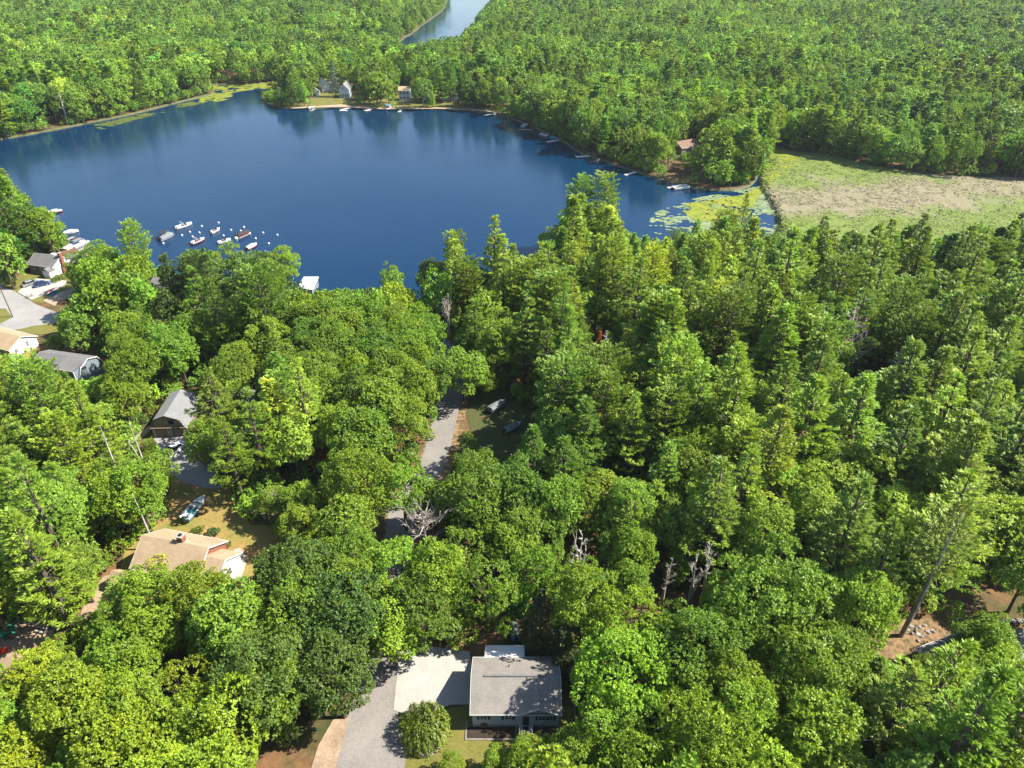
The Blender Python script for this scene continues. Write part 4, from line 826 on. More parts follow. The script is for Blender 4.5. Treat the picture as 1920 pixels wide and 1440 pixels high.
for k, (px_, py_, lab) in enumerate(((52, 560, 'dark bicycle standing at the village drive edge, nearer the road'), (60, 557, 'dark bicycle standing at the village drive edge, nearer the kayaks'))):
    t = thing('bicycle', lab, 'bicycle', G(px_, py_), R(-20), 'bicycles by the village drive')
    for wx_ in (-.5, .5): obj('wheel', MB().tube([(wx_ + .33 * math.cos(a_ / 12 * 6.283), 0, .33 + .33 * math.sin(a_ / 12 * 6.283)) for a_ in range(13)], [.03] * 13, 4, False), 'rubber', t)
    obj('frame', MB().tube([(-.5, 0, .33), (-.15, 0, .8), (.4, 0, .8), (.5, 0, .33)], [.03] * 4, 5).tube([(-.15, 0, .8), (0, 0, .33), (.4, 0, .8), (.36, 0, 1.0)], [.03] * 4, 5).tube([(-.5, 0, .33), (0, 0, .33)], [.025, .025], 5), 'dark_trim', t)
    obj('handlebar', MB().tube([(.3, -.28, 1.0), (.36, 0, 1.02), (.3, .28, 1.0)], [.02] * 3, 5), 'black_plastic', t); obj('saddle', MB().box(-.3, -.05, -.07, .07, .86, .93), 'black_plastic', t)

# ------------------------------------------------------------------ tree shapes
def unit(v): return v / np.maximum(np.linalg.norm(v, axis=-1, keepdims=True), 1e-6)
def leaf_quads(c, d, nrm, ln, wd):
    """one diamond leaf spray per row: starts at c, runs along d, faces nrm"""
    side = unit(np.cross(d, nrm)); ln = ln[:, None]; wd = wd[:, None]
    n2 = unit(np.cross(side, d))
    return np.stack([c, c + d * ln * .5 + side * wd * .5 + n2 * wd * .12, c + d * ln, c + d * ln * .5 - side * wd * .5 + n2 * wd * .12], 1).reshape(-1, 3)
def quads_mesh(name, V, tube=None):
    """leaf quads (material 0) plus optional tube mesh data (material 1)"""
    nq = len(V) // 4; me = bpy.data.meshes.new(name)
    if tube: tv = np.array([tuple(p) for p in tube.v]); allv = np.vstack([V, tv]); tf = tube.f
    else: allv = V; tf = []
    me.vertices.add(len(allv)); me.vertices.foreach_set('co', allv.astype(np.float32).ravel())
    loops = list(range(nq * 4)); tl = [i + nq * 4 for f in tf for i in f]
    me.loops.add(len(loops) + len(tl)); me.loops.foreach_set('vertex_index', np.array(loops + tl, dtype=np.int32))
    starts = np.arange(nq) * 4; tot = np.full(nq, 4)
    if tf:
        ct = np.array([len(f) for f in tf]); st = nq * 4 + np.concatenate([[0], np.cumsum(ct)[:-1]])
        starts = np.concatenate([starts, st]); tot = np.concatenate([tot, ct])
    me.polygons.add(len(starts)); me.polygons.foreach_set('loop_start', starts.astype(np.int32))
    me.update(calc_edges=True)
    if tf: me.polygons.foreach_set('material_index', np.concatenate([np.zeros(nq), np.ones(len(tf))]).astype(np.int32))
    return me
def rdir(q, n): return unit(q.normal(size=(n, 3)))

def broadleaf(seed, R_, H, lobes, tufts, leaves, ll, lw, low=0.30, squash=1.0, limbs=6, spiky=0.0, ls=1.0):
    q = np.random.default_rng(seed)
    zc = H * (low + 1) / 2; az = H * (1 - low) / 2 * squash
    # lobes spread over a lumpy crown
    i = np.arange(lobes) + .5; ph = np.arccos(1 - 1.72 * i / lobes); th = i * 2.39996 + q.uniform(0, 6)
    ld = np.stack([np.sin(ph) * np.cos(th), np.sin(ph) * np.sin(th), np.cos(ph)], 1) + q.normal(size=(lobes, 3)) * .16
    ld = unit(ld); rad = q.uniform(.46, .98, lobes)[:, None]
    lc = ld * rad * np.array([R_, R_, az]) + np.array([0, 0, zc]); lr = R_ * ls * q.uniform(.17, .38, lobes)
    V = []
    for k in range(lobes):
        m = int(tufts * (lr[k] / (R_ * ls * .32)) ** 2)
        td = rdir(q, m * 2); td = td[(td @ ld[k] > -.25) & (td[:, 2] > -.55)][:m]
        tc = lc[k] + td * (lr[k] * q.uniform(.72, 1.08, len(td)))[:, None] * np.array([1, 1, .82])
        n = len(td); tdl = np.repeat(td, leaves, 0)
        dd = unit(tdl * .55 + rdir(q, n * leaves) * .9 + np.array([0, 0, .12])); nn = unit(tdl * .7 + rdir(q, n * leaves) * .45 + np.array([0, 0, .55]))
        cc = np.repeat(tc, leaves, 0) + rdir(q, n * leaves) * (ll * .35)
        V.append(leaf_quads(cc, dd, nn, ll * q.uniform(.7, 1.25, len(cc)) * (1 + spiky), lw * q.uniform(.7, 1.25, len(cc))))
    V = np.vstack(V)
    tb = MB(); lean = q.uniform(-.5, .5, 2)
    top = (lean[0], lean[1], H * .72); tr = .018 * H + .03
    tb.tube([(0, 0, -.3), (0, 0, .5), (lean[0] * .5, lean[1] * .5, H * .35), top], [tr * 1.35, tr, tr * .72, tr * .25], 6)
    for k in range(limbs):
        b = lc[(k * 5) % lobes]; t0 = q.uniform(.30, .58); p0 = np.array([lean[0] * t0, lean[1] * t0, H * t0 * .85]); mid = (p0 + b) / 2 + np.array([0, 0, -.3])
        tb.tube([p0, mid, b], [tr * .45, tr * .3, tr * .1], 5)
    return V, tb

def pine(seed, R_, H, step, br, tuf, leaves, ll, lw, low=0.32, droop=0.0, gap=0.12, twig=True, prof='pine'):
    q = np.random.default_rng(seed); C = []; D = []; tb = MB()
    tr = .012 * H + .05; lean = q.uniform(-.6, .6, 2)
    def axis(z): t = z / H; return np.array([lean[0] * t * t, lean[1] * t * t, z])
    tb.tube([(0, 0, -.3), (0, 0, .5), tuple(axis(H * .5)), tuple(axis(H * .97))], [tr * 1.3, tr, tr * .66, tr * .12], 6)
    z = H * low
    while z < H * .985:
        t = (z / H - low) / (1 - low)
        if prof == 'pine': pr = (min(1, .5 + 2.2 * t)) * (1 - t) ** 1.0 + .05
        elif prof == 'round': pr = math.sqrt(max(0, 1 - (t * 1.9 - .9) ** 2)) * .96 + .1
        else: pr = (1 - t) ** .9 + .05
        wob = q.uniform(.75, 1.15)
        nb = max(3, int(br * (1 - .4 * t)))
        a0 = q.uniform(0, 6.28)
        for k in range(nb):
            if q.random() < gap: continue
            a = a0 + k * 6.283 / nb + q.uniform(-.3, .3); L = R_ * pr * wob * q.uniform(.65, 1.18)
            up = .12 + .45 * t - droop + q.uniform(-.08, .12)
            dv = np.array([math.cos(a), math.sin(a), up]); dv /= np.linalg.norm(dv); p0 = axis(z + q.uniform(-.3, .3) * step)
            sd = np.array([-math.sin(a), math.cos(a), 0])
            def P(s): return p0 + dv * s * L + np.array([0, 0, .10 * L * s * s])
            if twig and k % 2 == 0 and t < .8: tb.tube([P(0), P(.5), P(.95)], [tr * .28, tr * .18, tr * .05], 4, False)
            nt_ = max(3, int(tuf * L / R_ + 1))
            for j in range(nt_):
                s = .28 + .74 * (j + q.random() * .6) / nt_
                wsp = L * .34 * (1.08 - s) + .12
                for sg in ((-1, 1) if s < .93 else (0,)):
                    off = sd * sg * wsp * q.uniform(.35, 1.1) + dv * abs(sg) * wsp * .45
                    C.append(P(min(s, 1.02)) + off + np.array([0, 0, q.uniform(-.09, .16)])); D.append(unit(dv * .8 + sd * sg * .7 + np.array([0, 0, .25])))
        z += step * q.uniform(.8, 1.25) * (1 - .35 * t)
    for _ in range(5): C.append(axis(H * q.uniform(.95, 1.0))); D.append(np.array([0, 0, 1.]))
    C = np.array(C); D = np.array(D); n = len(C)
    c = np.repeat(C, leaves, 0) + rdir(q, n * leaves) * ll * .30; d0 = np.repeat(D, leaves, 0)
    d = unit(d0 * 1.0 + rdir(q, n * leaves) * .52 + np.array([0, 0, .10])); nn = unit(np.array([0, 0, 1.]) + rdir(q, n * leaves) * .6)
    V = leaf_quads(c, d, nn, ll * q.uniform(.7, 1.2, len(c)), lw * q.uniform(.8, 1.2, len(c)))
    return V, tb

def span(V): return float(np.percentile(np.hypot(V[:, 0], V[:, 1]), 97)), float(np.percentile(V[:, 2], 99.7))
PROTO = {}      # kind -> list of (crown mesh, trunk mesh, nominal radius, nominal height)
def reg(kind, V, tb, R_, H, bark):
    cm = quads_mesh('crown', V); cm.materials.append(MATS['leaf'])
    tm = tb.mesh('trunk'); tm.materials.append(MATS[bark]); PROTO.setdefault(kind, []).append((cm, tm, *span(V)))
for s in range(7):
    R_ = 4.6 + .25 * (s % 3); H = 15.5 + (s % 3)
    reg('broadleaf', *broadleaf(100 + s, R_, H, 42 + 4 * (s % 3), 62, 8, .31, .21, low=.26 + .03 * (s % 3)), R_, H, 'bark')
for s in range(3):
    reg('bigoak', *broadleaf(180 + s, 7.0, 17, 84, 62, 8, .32, .22, low=.26, ls=.74, limbs=9), 7.0, 17, 'bark')
for s in range(3):
    reg('loose', *broadleaf(140 + s, 4.3, 15, 28, 44, 8, .30, .19, low=.22, spiky=.15), 4.3, 15, 'bark')
for s in range(7):
    R_ = 4.3 + .3 * (s % 3); H = 23 + (s % 3)
    reg('pine', *pine(200 + s, R_, H, 1.4, 7, 12, 9, .52, .15, low=.20 + .05 * (s % 3), gap=.10 + .05 * (s % 3)), R_, H, 'pine_bark')
for s in range(2):
    reg('hemlock', *pine(240 + s, 3.9, 19, .8, 8, 8, 7, .42, .20, low=.10, droop=.25, gap=.06, prof='cone'), 3.9, 19, 'pine_bark')
for s in range(2):
    reg('roundpine', *pine(250 + s, 4.4, 22, .95, 8, 10, 8, .44, .22, low=.26, gap=.08, prof='round'), 4.4, 22, 'pine_bark')
for s in range(2):
    reg('shrub', *broadleaf(160 + s, 1.7, 2.6, 14, 16, 6, .34, .22, low=.05, limbs=3), 1.7, 2.6, 'bark')

# lighter versions for the far wood (crown and trunk in one mesh)
far_protos = []
def regfar(V, tb, R_, H, bark, kind):
    me = quads_mesh('wood_tree', V, tb); me.materials.append(MATS['leaf_far']); me.materials.append(MATS[bark])
    far_protos.append((me, kind, *span(V)))
for s in range(5): regfar(*broadleaf(300 + s, 4.9, 15, 30, 24, 6, .62, .45, low=.12, limbs=3), 4.9, 15, 'bark', 'b')
for s in range(5): regfar(*pine(320 + s, 4.2, 20, 1.5, 7, 6, 6, .70, .34, low=.14, twig=False), 4.2, 20, 'pine_bark', 'p')
for s in range(4): regfar(*broadleaf(340 + s, 4.9, 15, 24, 11, 5, .95, .75, low=.15, limbs=0), 4.9, 15, 'bark', 'B')
for s in range(3): regfar(*broadleaf(380 + s, 3.2, 6, 16, 12, 5, .62, .48, low=.0, limbs=0), 3.2, 6, 'bark', 's')
for s in range(4): regfar(*pine(360 + s, 4.3, 20, 2.0, 6, 4, 5, 1.0, .55, low=.2, twig=False), 4.3, 20, 'pine_bark', 'P')

# ------------------------------------------------------------------ where trees may stand, and what they must not hide
MS = 2; MX0, MY0, MW, MH = -400, -160, 1360, 900       # mask in half photo pixels, padded round the picture
yy, xx = np.mgrid[0:MH, 0:MW]; PX = xx * MS + MX0; PY = yy * MS + MY0
clear = np.zeros((MH, MW), bool); cdep = np.full((MH, MW), 1e9)
def keep(L, depth=1e9):
    L = np.array(L, float); x0, y0 = ((L.min(0) - (MX0, MY0)) / MS).astype(int) - 1; x1, y1 = ((L.max(0) - (MX0, MY0)) / MS).astype(int) + 2
    x0 = max(x0, 0); y0 = max(y0, 0)
    m_ = inpoly([tuple(p) for p in L], PX[y0:y1, x0:x1], PY[y0:y1, x0:x1]); c_ = cdep[y0:y1, x0:x1]; o_ = clear[y0:y1, x0:x1]
    c_[m_ & ~o_] = depth; o_ |= m_
keep([(-300, 285), (-60, 268), (100, 249), (240, 222), (330, 200), (400, 182), (430, 176), (470, 172), (500, 196), (545, 208), (905, 212), (1000, 243), (1090, 295), (1200, 333), (1290, 360), (1320, 368), (1400, 362), (1426, 356), (1436, 348),
      (1443, 372), (1462, 400), (1468, 432), (1440, 442), (1415, 398), (1395, 425), (1370, 388), (1345, 425), (1310, 405), (1270, 440), (1240, 446), (1190, 436), (1168, 432), (1172, 372), (1140, 330), (1085, 325), (1052, 350), (1042, 430), (1010, 460), (990, 490), (968, 468), (950, 420), (925, 410), (897, 440), (897, 482), (875, 488), (880, 455), (853, 434), (828, 455), (832, 482), (790, 490), (765, 520), (764, 542),
      (752, 510), (735, 490), (712, 500), (706, 530), (690, 540), (640, 536), (600, 540), (572, 520), (565, 490), (530, 464), (480, 468), (440, 458), (418, 452), (395, 466), (355, 458), (330, 470), (292, 478), (285, 440), (262, 416), (235, 425), (226, 445), (240, 480), (222, 475), (200, 455), (165, 455), (135, 462), (125, 440), (110, 400), (60, 388), (48, 365), (30, 335), (0, 318), (-80, 312), (-300, 330)])
keep([(375, 190), (400, 165), (440, 163), (530, 153), (530, 160), (480, 170), (430, 178)])
keep([(738, 78), (775, 58), (795, 40), (830, 18), (838, 0), (922, 0), (897, 22), (886, 40), (868, 52), (860, 66), (830, 68), (800, 72), (770, 80)])
keep([(1432, 350), (1447, 300), (1442, 272), (1480, 290), (1570, 297), (1650, 322), (1780, 337), (2010, 342), (2010, 400), (1940, 412), (1905, 398), (1870, 425), (1835, 408), (1800, 432), (1770, 440), (1745, 412), (1722, 398), (1700, 425), (1680, 436), (1655, 408), (1630, 440), (1590, 428), (1560, 436), (1535, 405), (1510, 436), (1485, 425), (1470, 442), (1465, 400)])
for cx0, cy0, cx1, cy1, dep in ((1566, 588, 1648, 700, 132), (1640, 772, 1676, 830, 100), (1064, 1006, 1112, 1050, 84), (1222, 1066, 1258, 1132, 75), (1292, 1032, 1350, 1085, 78), (745, 955, 850, 1012, 90), (812, 552, 866, 600, 160), (228, 795, 262, 850, 103), (1108, 612, 1140, 655, 145),
                              (180, 822, 215, 880, 98), (80, 165, 115, 225, 380), (936, 112, 960, 150, 420)):
    keep([(cx0, cy0), (cx1, cy0), (cx1 - 8, cy1), (cx0 + 8, cy1)], dep)
keep([(0, 535), (35, 520), (55, 500), (62, 480), (85, 470), (132, 475), (125, 515), (135, 525), (128, 552), (105, 575), (98, 612), (75, 628), (72, 655), (30, 666), (0, 660), (-40, 640), (-40, 545)])
keep([(66, 672), (100, 667), (185, 678), (190, 708), (150, 706), (130, 688), (74, 692)])
keep([(232, 824), (290, 783), (325, 752), (350, 745), (356, 775), (380, 785), (372, 815), (358, 862), (312, 856), (302, 822), (292, 812), (250, 830)])
keep([(335, 882), (360, 880), (405, 905), (418, 935), (455, 975), (510, 988), (512, 1010), (470, 1035), (462, 1085), (432, 1093), (436, 1078), (405, 1068), (370, 1052), (345, 1058), (290, 1045), (258, 1070), (232, 1080), (240, 1040), (262, 1004), (305, 988), (325, 972), (345, 940)])
keep([(838, 738), (850, 738), (864, 760), (850, 850), (835, 890), (795, 890), (805, 860), (822, 790)])
keep([(740, 930), (760, 935), (768, 975), (762, 1000), (744, 975)])
keep([(880, 758), (905, 742), (955, 750), (985, 765), (992, 800), (970, 830), (945, 850), (920, 860), (905, 830), (895, 790), (870, 800)])
keep([(725, 1232), (750, 1224), (820, 1216), (870, 1224), (905, 1208), (985, 1208), (1046, 1230), (1060, 1262), (1066, 1330), (1058, 1378), (1000, 1370), (940, 1385), (900, 1405), (880, 1425), (830, 1440), (830, 1500), (570, 1500), (598, 1390), (640, 1350), (675, 1330), (705, 1275)])
keep([(10, 1190), (75, 1145), (95, 1165), (85, 1195), (30, 1230), (-20, 1250), (-20, 1200)]); keep([(160, 1140), (195, 1090), (210, 1090), (178, 1145)])
keep([(1690, 1200), (1712, 1170), (1765, 1172), (1790, 1195), (1750, 1210), (1700, 1228), (1640, 1215)]); keep([(1895, 1192), (1940, 1190), (1940, 1235)])
keep([(590, 186), (592, 168), (612, 145), (632, 160), (655, 152), (668, 182), (664, 197), (600, 198)]); keep([(550, 206), (560, 199), (905, 202), (905, 212)]); keep([(745, 190), (745, 157), (768, 160), (768, 196)])
keep([(957, 172), (975, 158), (975, 175)]); keep([(1268, 282), (1272, 262), (1296, 262), (1296, 280)]); keep([(1312, 295), (1318, 275), (1336, 290)]); keep([(1070, 290), (1090, 268), (1120, 268), (1120, 292)])
keep([(455, 745), (462, 730), (478, 732), (476, 748)]); keep([(578, 545), (560, 530), (572, 515), (600, 518), (600, 540)]); keep([(290, 535), (300, 515), (330, 514), (330, 535)]); keep([(130, 478), (120, 468), (135, 455), (165, 458), (160, 475)])
keep([(815, 184), (820, 170), (862, 176), (862, 186)])

roadarr = np.array(ROADC); roadw = np.array(ROADW2)
FOOT = [((0.5, 57), 7.5), ((-53.5, 82), 9), ((-45, 79), 5), ((-69, 121), 7), ((-68, 128), 6), ((-139, 199), 9), ((-132, 196), 5), ((-121, 150), 6), ((-100, 141), 6), ((-106, 141), 6),
        ((-58, 184), 6), ((-97, 445), 6), ((-112, 460), 8), ((-62, 442), 7), ((-66.8, 110), 4), ((-137.5, 187), 5), ((-12, 58), 6), ((-56.5, 93), 4), ((0, 132), 3), ((-3, 142), 4), ((2.5, 66.5), 2.5),
        ((68, 286), 7), ((76, 280), 5), ((57.7, 67.4), 2.5), ((86, 154), 2)]
NOGO = [LAKE, LAKE2, MARSH] + [px(L) for L in ([(745, 1222), (884, 1212), (884, 1322), (740, 1345)],
    [(-200, 440), (-10, 530), (60, 560), (135, 595), (104, 612), (30, 630), (-200, 690)], za([(480, 545), (960, 560), (850, 760), (1180, 960), (1180, 1090), (640, 950), (560, 760)]), [(345, 900), (415, 935), (455, 975), (500, 985), (510, 1010), (470, 1060), (440, 1010), (330, 985)])]
def land_ok(x, y, m=0.0):
    ok = np.ones(len(x), bool)
    for P in NOGO: ok &= ~inpoly(P, x, y)
    d = np.hypot(x[:, None] - roadarr[None, :, 0], y[:, None] - roadarr[None, :, 1]); ok &= (d > roadw[None, :] / 2 + .3).all(1)
    for (a, b), r in FOOT: ok &= np.hypot(x - a, y - b) > r
    return ok
# silhouette sample points of a crown (unit radius, unit height)
SIL = {'b': np.array([(0, 0, .98), (.45, 0, .93), (-.45, 0, .93), (.8, 0, .80), (-.8, 0, .80), (1, 0, .6), (-1, 0, .6), (.9, 0, .42), (-.9, 0, .42), (0, 0, .7), (0, -.8, .5), (.5, -.6, .4), (-.5, -.6, .4), (0, 0, .45), (0, -.6, .32), (0, .85, .62), (.6, .6, .62), (-.6, .6, .62), (0, .5, .9)]),
       'p': np.array([(0, 0, .98), (.3, 0, .86), (-.3, 0, .86), (.6, 0, .70), (-.6, 0, .70), (.85, 0, .5), (-.85, 0, .5), (.9, 0, .36), (-.9, 0, .36), (0, 0, .75), (0, 0, .55), (0, -.6, .42), (.4, -.6, .4), (-.4, -.6, .4), (0, 0, .3), (0, .7, .5), (0, .4, .75), (.5, .5, .45), (-.5, .5, .45)])}
SIL['f'] = np.array([(0, 0, .98), (.5, 0, .88), (-.5, 0, .88), (.8, 0, .7), (-.8, 0, .7)])
def hides(x, y, r, h, k):
    s = SIL[k]; X = x[:, None] + s[None, :, 0] * r[:, None]; Y = y[:, None] + s[None, :, 1] * r[:, None]; Z = GZ + s[None, :, 2] * h[:, None]
    d = Y * math.cos(PITCH) - (Z - CH) * math.sin(PITCH); up = Y * math.sin(PITCH) + (Z - CH) * math.cos(PITCH)
    d = np.maximum(d, 1); u = 960 + FPX * X / d; v = 720 - FPX * up / d
    ui = ((u - MX0) / MS).astype(int); vi = ((v - MY0) / MS).astype(int)
    ins = (ui >= 0) & (ui < MW) & (vi >= 0) & (vi < MH)
    a_ = (np.clip(vi, 0, MH - 1), np.clip(ui, 0, MW - 1)); return (clear[a_] & ins & (y[:, None] < cdep[a_] - 1)).sum(1)

# places that lie in full sun in the photograph: no tree may throw its shadow there
LIT = []
for L, z in (([(834, 750), (846, 750), (842, 830), (824, 880), (806, 880), (826, 800)], 1), ([(750, 1250), (870, 1250), (850, 1300), (770, 1330)], 1), ([(640, 1440), (730, 1440), (738, 1330), (722, 1265), (690, 1300)], 1), ([(820, 1440), (870, 1360), (900, 1400)], 1),
             ([(320, 985), (385, 975), (480, 1005), (460, 1060), (420, 1010)], 1), ([(312, 832), (352, 815), (362, 845), (330, 860)], 1), ([(0, 545), (60, 500), (125, 500), (130, 545), (100, 600), (0, 620)], 1), ([(250, 1050), (290, 995), (415, 1012), (440, 1040), (400, 1060)], 5),
             ([(888, 1325), (890, 1245), (1000, 1240), (960, 1275)], 5), ([(320, 790), (340, 750), (365, 790)], 5), ([(1268, 280), (1272, 262), (1295, 264), (1292, 280)], 5), ([(635, 180), (650, 158), (660, 180)], 5), ([(748, 175), (748, 160), (766, 162)], 6), ([(70, 675), (180, 685), (180, 690), (80, 690)], 6), ([(10, 630), (70, 635), (40, 655)], 4), ([(1690, 1200), (1720, 1172), (1770, 1178), (1750, 1205)], 1), ([(60, 485), (115, 475), (110, 500), (70, 505)], 5)):
    A_ = np.array(L, float); q_ = np.random.default_rng(1); c_ = q_.uniform(A_.min(0), A_.max(0), (60, 2)); c_ = c_[inpoly(L, c_[:, 0], c_[:, 1])]
    for a, b in c_: LIT.append((*G(a, b, z), z - GZ))
LIT = np.array(LIT); SH = (SUN.x / SUN.z, SUN.y / SUN.z)
def shades(x, y, r, h):
    n = np.zeros(len(x), int)
    for f in (.35, .55, .75, .92):
        zc = h[:, None] * f - LIT[None, :, 2]; cx_ = x[:, None] - SH[0] * zc; cy_ = y[:, None] - SH[1] * zc
        n += ((np.hypot(cx_ - LIT[None, :, 0], cy_ - LIT[None, :, 1]) < r[:, None] * (1 if f < .8 else .6)) & (zc > 0)).sum(1)
    return np.maximum(n - 3, 0)

# colour and species by place: (photo x, photo y, weight radius, share of pines, crown colour)
YG = (0.148, 0.222, 0.020); MG = (0.128, 0.212, 0.026); DG = (0.074, 0.124, 0.026); PG = (0.158, 0.248, 0.038); PY = (0.198, 0.282, 0.042); LG = (0.146, 0.236, 0.022)
ZONES = [(150, 1380, 200, 0, YG), (330, 1300, 180, 0, YG), (450, 1180, 120, 0, MG), (300, 1130, 110, 0, YG), (560, 1130, 110, 0, DG), (640, 1230, 110, 0, DG), (500, 1350, 110, 0, YG), (620, 1000, 110, 0, MG),
         (120, 860, 200, .75, PG), (60, 1010, 150, .8, PG), (250, 940, 90, .1, LG), (170, 1060, 110, .3, LG), (60, 720, 110, .7, PG), (220, 740, 90, .1, LG), (520, 780, 90, .9, PY), (470, 850, 80, .3, MG), (400, 620, 110, .35, MG),
         (250, 640, 110, 0, MG), (430, 540, 110, .45, DG), (170, 500, 70, 0, LG), (60, 430, 90, .3, MG), (640, 600, 130, 0, MG), (700, 700, 130, 0, MG), (650, 830, 110, 0, LG), (780, 600, 110, 0, LG), (860, 660, 60, .3, MG),
         (880, 560, 70, .6, PG), (960, 520, 80, .7, PY), (1000, 700, 90, .3, MG), (860, 960, 120, 0, MG), (930, 1080, 120, 0, LG), (1030, 950, 90, 0, MG), (820, 1130, 90, 0, LG), (1080, 1130, 80, .2, MG), (1150, 1080, 100, 0, LG),
         (1250, 1280, 160, 0, LG), (1250, 1390, 130, 0, YG), (1450, 1150, 150, 0, MG), (1550, 1300, 120, .1, LG), (1700, 1400, 130, .6, PY), (1850, 1350, 130, .1, LG), (1850, 1180, 110, .0, MG), (1780, 1000, 130, .8, PY),
         (1600, 950, 130, .8, PY), (1400, 950, 130, .6, PY), (1200, 850, 130, .5, PG), (1200, 700, 150, .75, PG), (1400, 620, 150, .75, PG), (1600, 700, 150, .6, PG), (1800, 800, 150, .7, PG), (1800, 600, 170, .85, PG), (1600, 500, 150, .85, PG),
         (1300, 480, 130, .7, PY), (1150, 500, 120, .7, PY), (1440, 760, 110, .5, LG), (1080, 620, 90, .7, PG), (1330, 1050, 90, .2, MG), (1000, 830, 70, .2, MG),
         (200, 120, 300, .25, MG), (550, 60, 250, .3, MG), (100, 30, 260, .4, PG), (720, 120, 140, .25, MG), (1000, 100, 200, .3, MG), (1200, 220, 160, .6, PG), (1350, 240, 120, .4, LG), (1400, 60, 300, .25, LG), (1600, 220, 180, .6, PG), (1700, 100, 260, .4, MG), (1850, 260, 160, .5, MG), (1150, 20, 260, .35, MG)]
ZA = np.array([(z[0], z[1], z[2], z[3], *z[4]) for z in ZONES])
def zone(px_, py_, q):
    wgt = np.exp(-(((px_[:, None] - ZA[:, 0]) / ZA[:, 2]) ** 2 + ((py_[:, None] - ZA[:, 1]) / ZA[:, 2] * 1.3) ** 2)) + 1e-9
    wgt = wgt ** 1.5; cw = np.cumsum(wgt, 1); r = q.random(len(px_)) * cw[:, -1]; i = (cw > r[:, None]).argmax(1)
    pp = (wgt * ZA[:, 3]).sum(1) / wgt.sum(1)
    return pp, ZA[i, 4:7]

# ------------------------------------------------------------------ near and middle wood: candidate spots, best first
def cands(y0, y1, sp, seed, xs=.80, pad=18):
    q = np.random.default_rng(seed); P = []; y = y0; row = 0
    while y < y1:
        hw = y * xs + pad + 12; x = -hw + (sp / 2 if row % 2 else 0)
        n = int(2 * hw / sp); xs_ = -hw + (np.arange(n) + .5 * (row % 2)) * sp
        P.append(np.stack([xs_ + q.uniform(-.46, .46, n) * sp, y + q.uniform(-.5, .5, n) * sp], 1)); y += sp * .87; row += 1
    return np.vstack(P)
class Spots: pass
def plant(P, seed, hb, hp, far=False):
    q = np.random.default_rng(seed); x, y = P[:, 0], P[:, 1]
    ok = land_ok(x, y, .3); x = x[ok]; y = y[ok]
    top = np.array([proj(a, b, 14) for a, b in zip(x, y)]); pp, colr = zone(top[:, 0], top[:, 1], q)
    isp = q.random(len(x)) < (pp * (.8 if far else 1) + ((vnoise(x, y, 38, 4) - .5) * 1.1 if far else 0))
    if far: colr = colr * np.stack([.8 + .45 * vnoise(x, y, 30, 6), .88 + .26 * vnoise(x, y, 30, 6), np.ones(len(x))], 1)
    lowf = .78 + .42 * vnoise(x, y, 28, 3); h = np.where(isp, q.uniform(*hp, len(x)), q.uniform(*hb, len(x))) * (lowf if far else 1); r = np.where(isp, h * q.uniform(.19, .25, len(x)), h * q.uniform(.27, .36, len(x)))
    keepm = np.zeros(len(x), bool)
    if far: r = r * np.exp(q.normal(.10, .20, len(x)))
    for sc in (1, .84, .7, .56, .44, .32):
        for k, selk in (('b', ~isp), ('p', isp)):
            i = np.where(selk & ~keepm)[0]
            if len(i) == 0: continue
            hd = hides(x[i], y[i], r[i] * sc, h[i] * sc, k) + shades(x[i], y[i], r[i] * sc, h[i] * sc); good = i[hd <= 0]
            keepm[good] = True; h[good] *= sc; r[good] *= sc
    i = np.where(keepm & (h > 3.2))[0]
    return x[i], y[i], h[i], r[i], isp[i], colr[i]
def shade(c, q, amt=.16):
    k = math.exp(q.gauss(0, amt)); wv = q.gauss(0, .055)
    return (min(.4, c[0] * k * (1 + wv * 1.6)), min(.4, c[1] * k * (1 + wv * .3)), max(.008, c[2] * k * (1 - wv)))

LAND = [('the brown-roofed far cottage', 1283, 270), ('the blue-walled house', 960, 1290), ('the tan-roofed house', 330, 1030), ('the brown gambrel garage', 325, 795),
        ('the big grey snag', 1605, 640), ('the boat on the shaded lawn', 960, 803), ('the chimneyed grey house', 95, 490), ('the dark-roofed gambrel house', 130, 685),
        ('the white boathouse', 578, 532), ('the needle-strewn clearing', 1730, 1190), ('the sandy clearing', 60, 1190), ('the leafless tree pair', 1322, 1050), ('the twin-topped pines', 1108, 380),
        ('the moored boats', 390, 450), ('the sunlit road', 828, 810), ('the right driveway corner', 1905, 1215), ('the lower right corner', 1800, 1430), ('the lower left corner', 60, 1430),
        ('the marsh', 1640, 380), ('the right edge', 1900, 750), ('the left edge', 20, 850), ('the whitish dead tree', 1645, 795), ('the bare tree over the road', 795, 985),
        ('the bare fan-shaped tree', 835, 570), ('the white left-edge house', 35, 635), ('the lily pads', 1330, 400), ('the white pickup', 322, 838), ('the weeping bush', 797, 1350),
        ('the reddish dead fir', 1128, 628), ('the thin white dead tree', 242, 800), ('the hidden rooftop', 462, 738), ('the leaning bare trunk', 1712, 1130), ('the bare twin-stemmed tree', 1236, 1090)]
ORD = ['nearest', 'second', 'third', 'fourth', 'fifth', 'sixth', 'seventh', 'eighth', 'ninth', 'tenth', 'eleventh', 'twelfth', 'thirteenth', 'fourteenth', 'fifteenth', 'sixteenth', 'seventeenth', 'eighteenth', 'nineteenth', 'twentieth']
def colour_word(c):
    s = c[0] + c[1]; yel = c[0] / c[1]
    if s > .36: return 'bright yellow-green' if yel > .68 else 'bright green'
    if s > .24: return 'yellowish green' if yel > .72 else 'mid-green'
    return 'dark green' if s > .14 else 'deep blue-green'
placed = []     # every individual tree: (root, kind word, crown photo x, y)
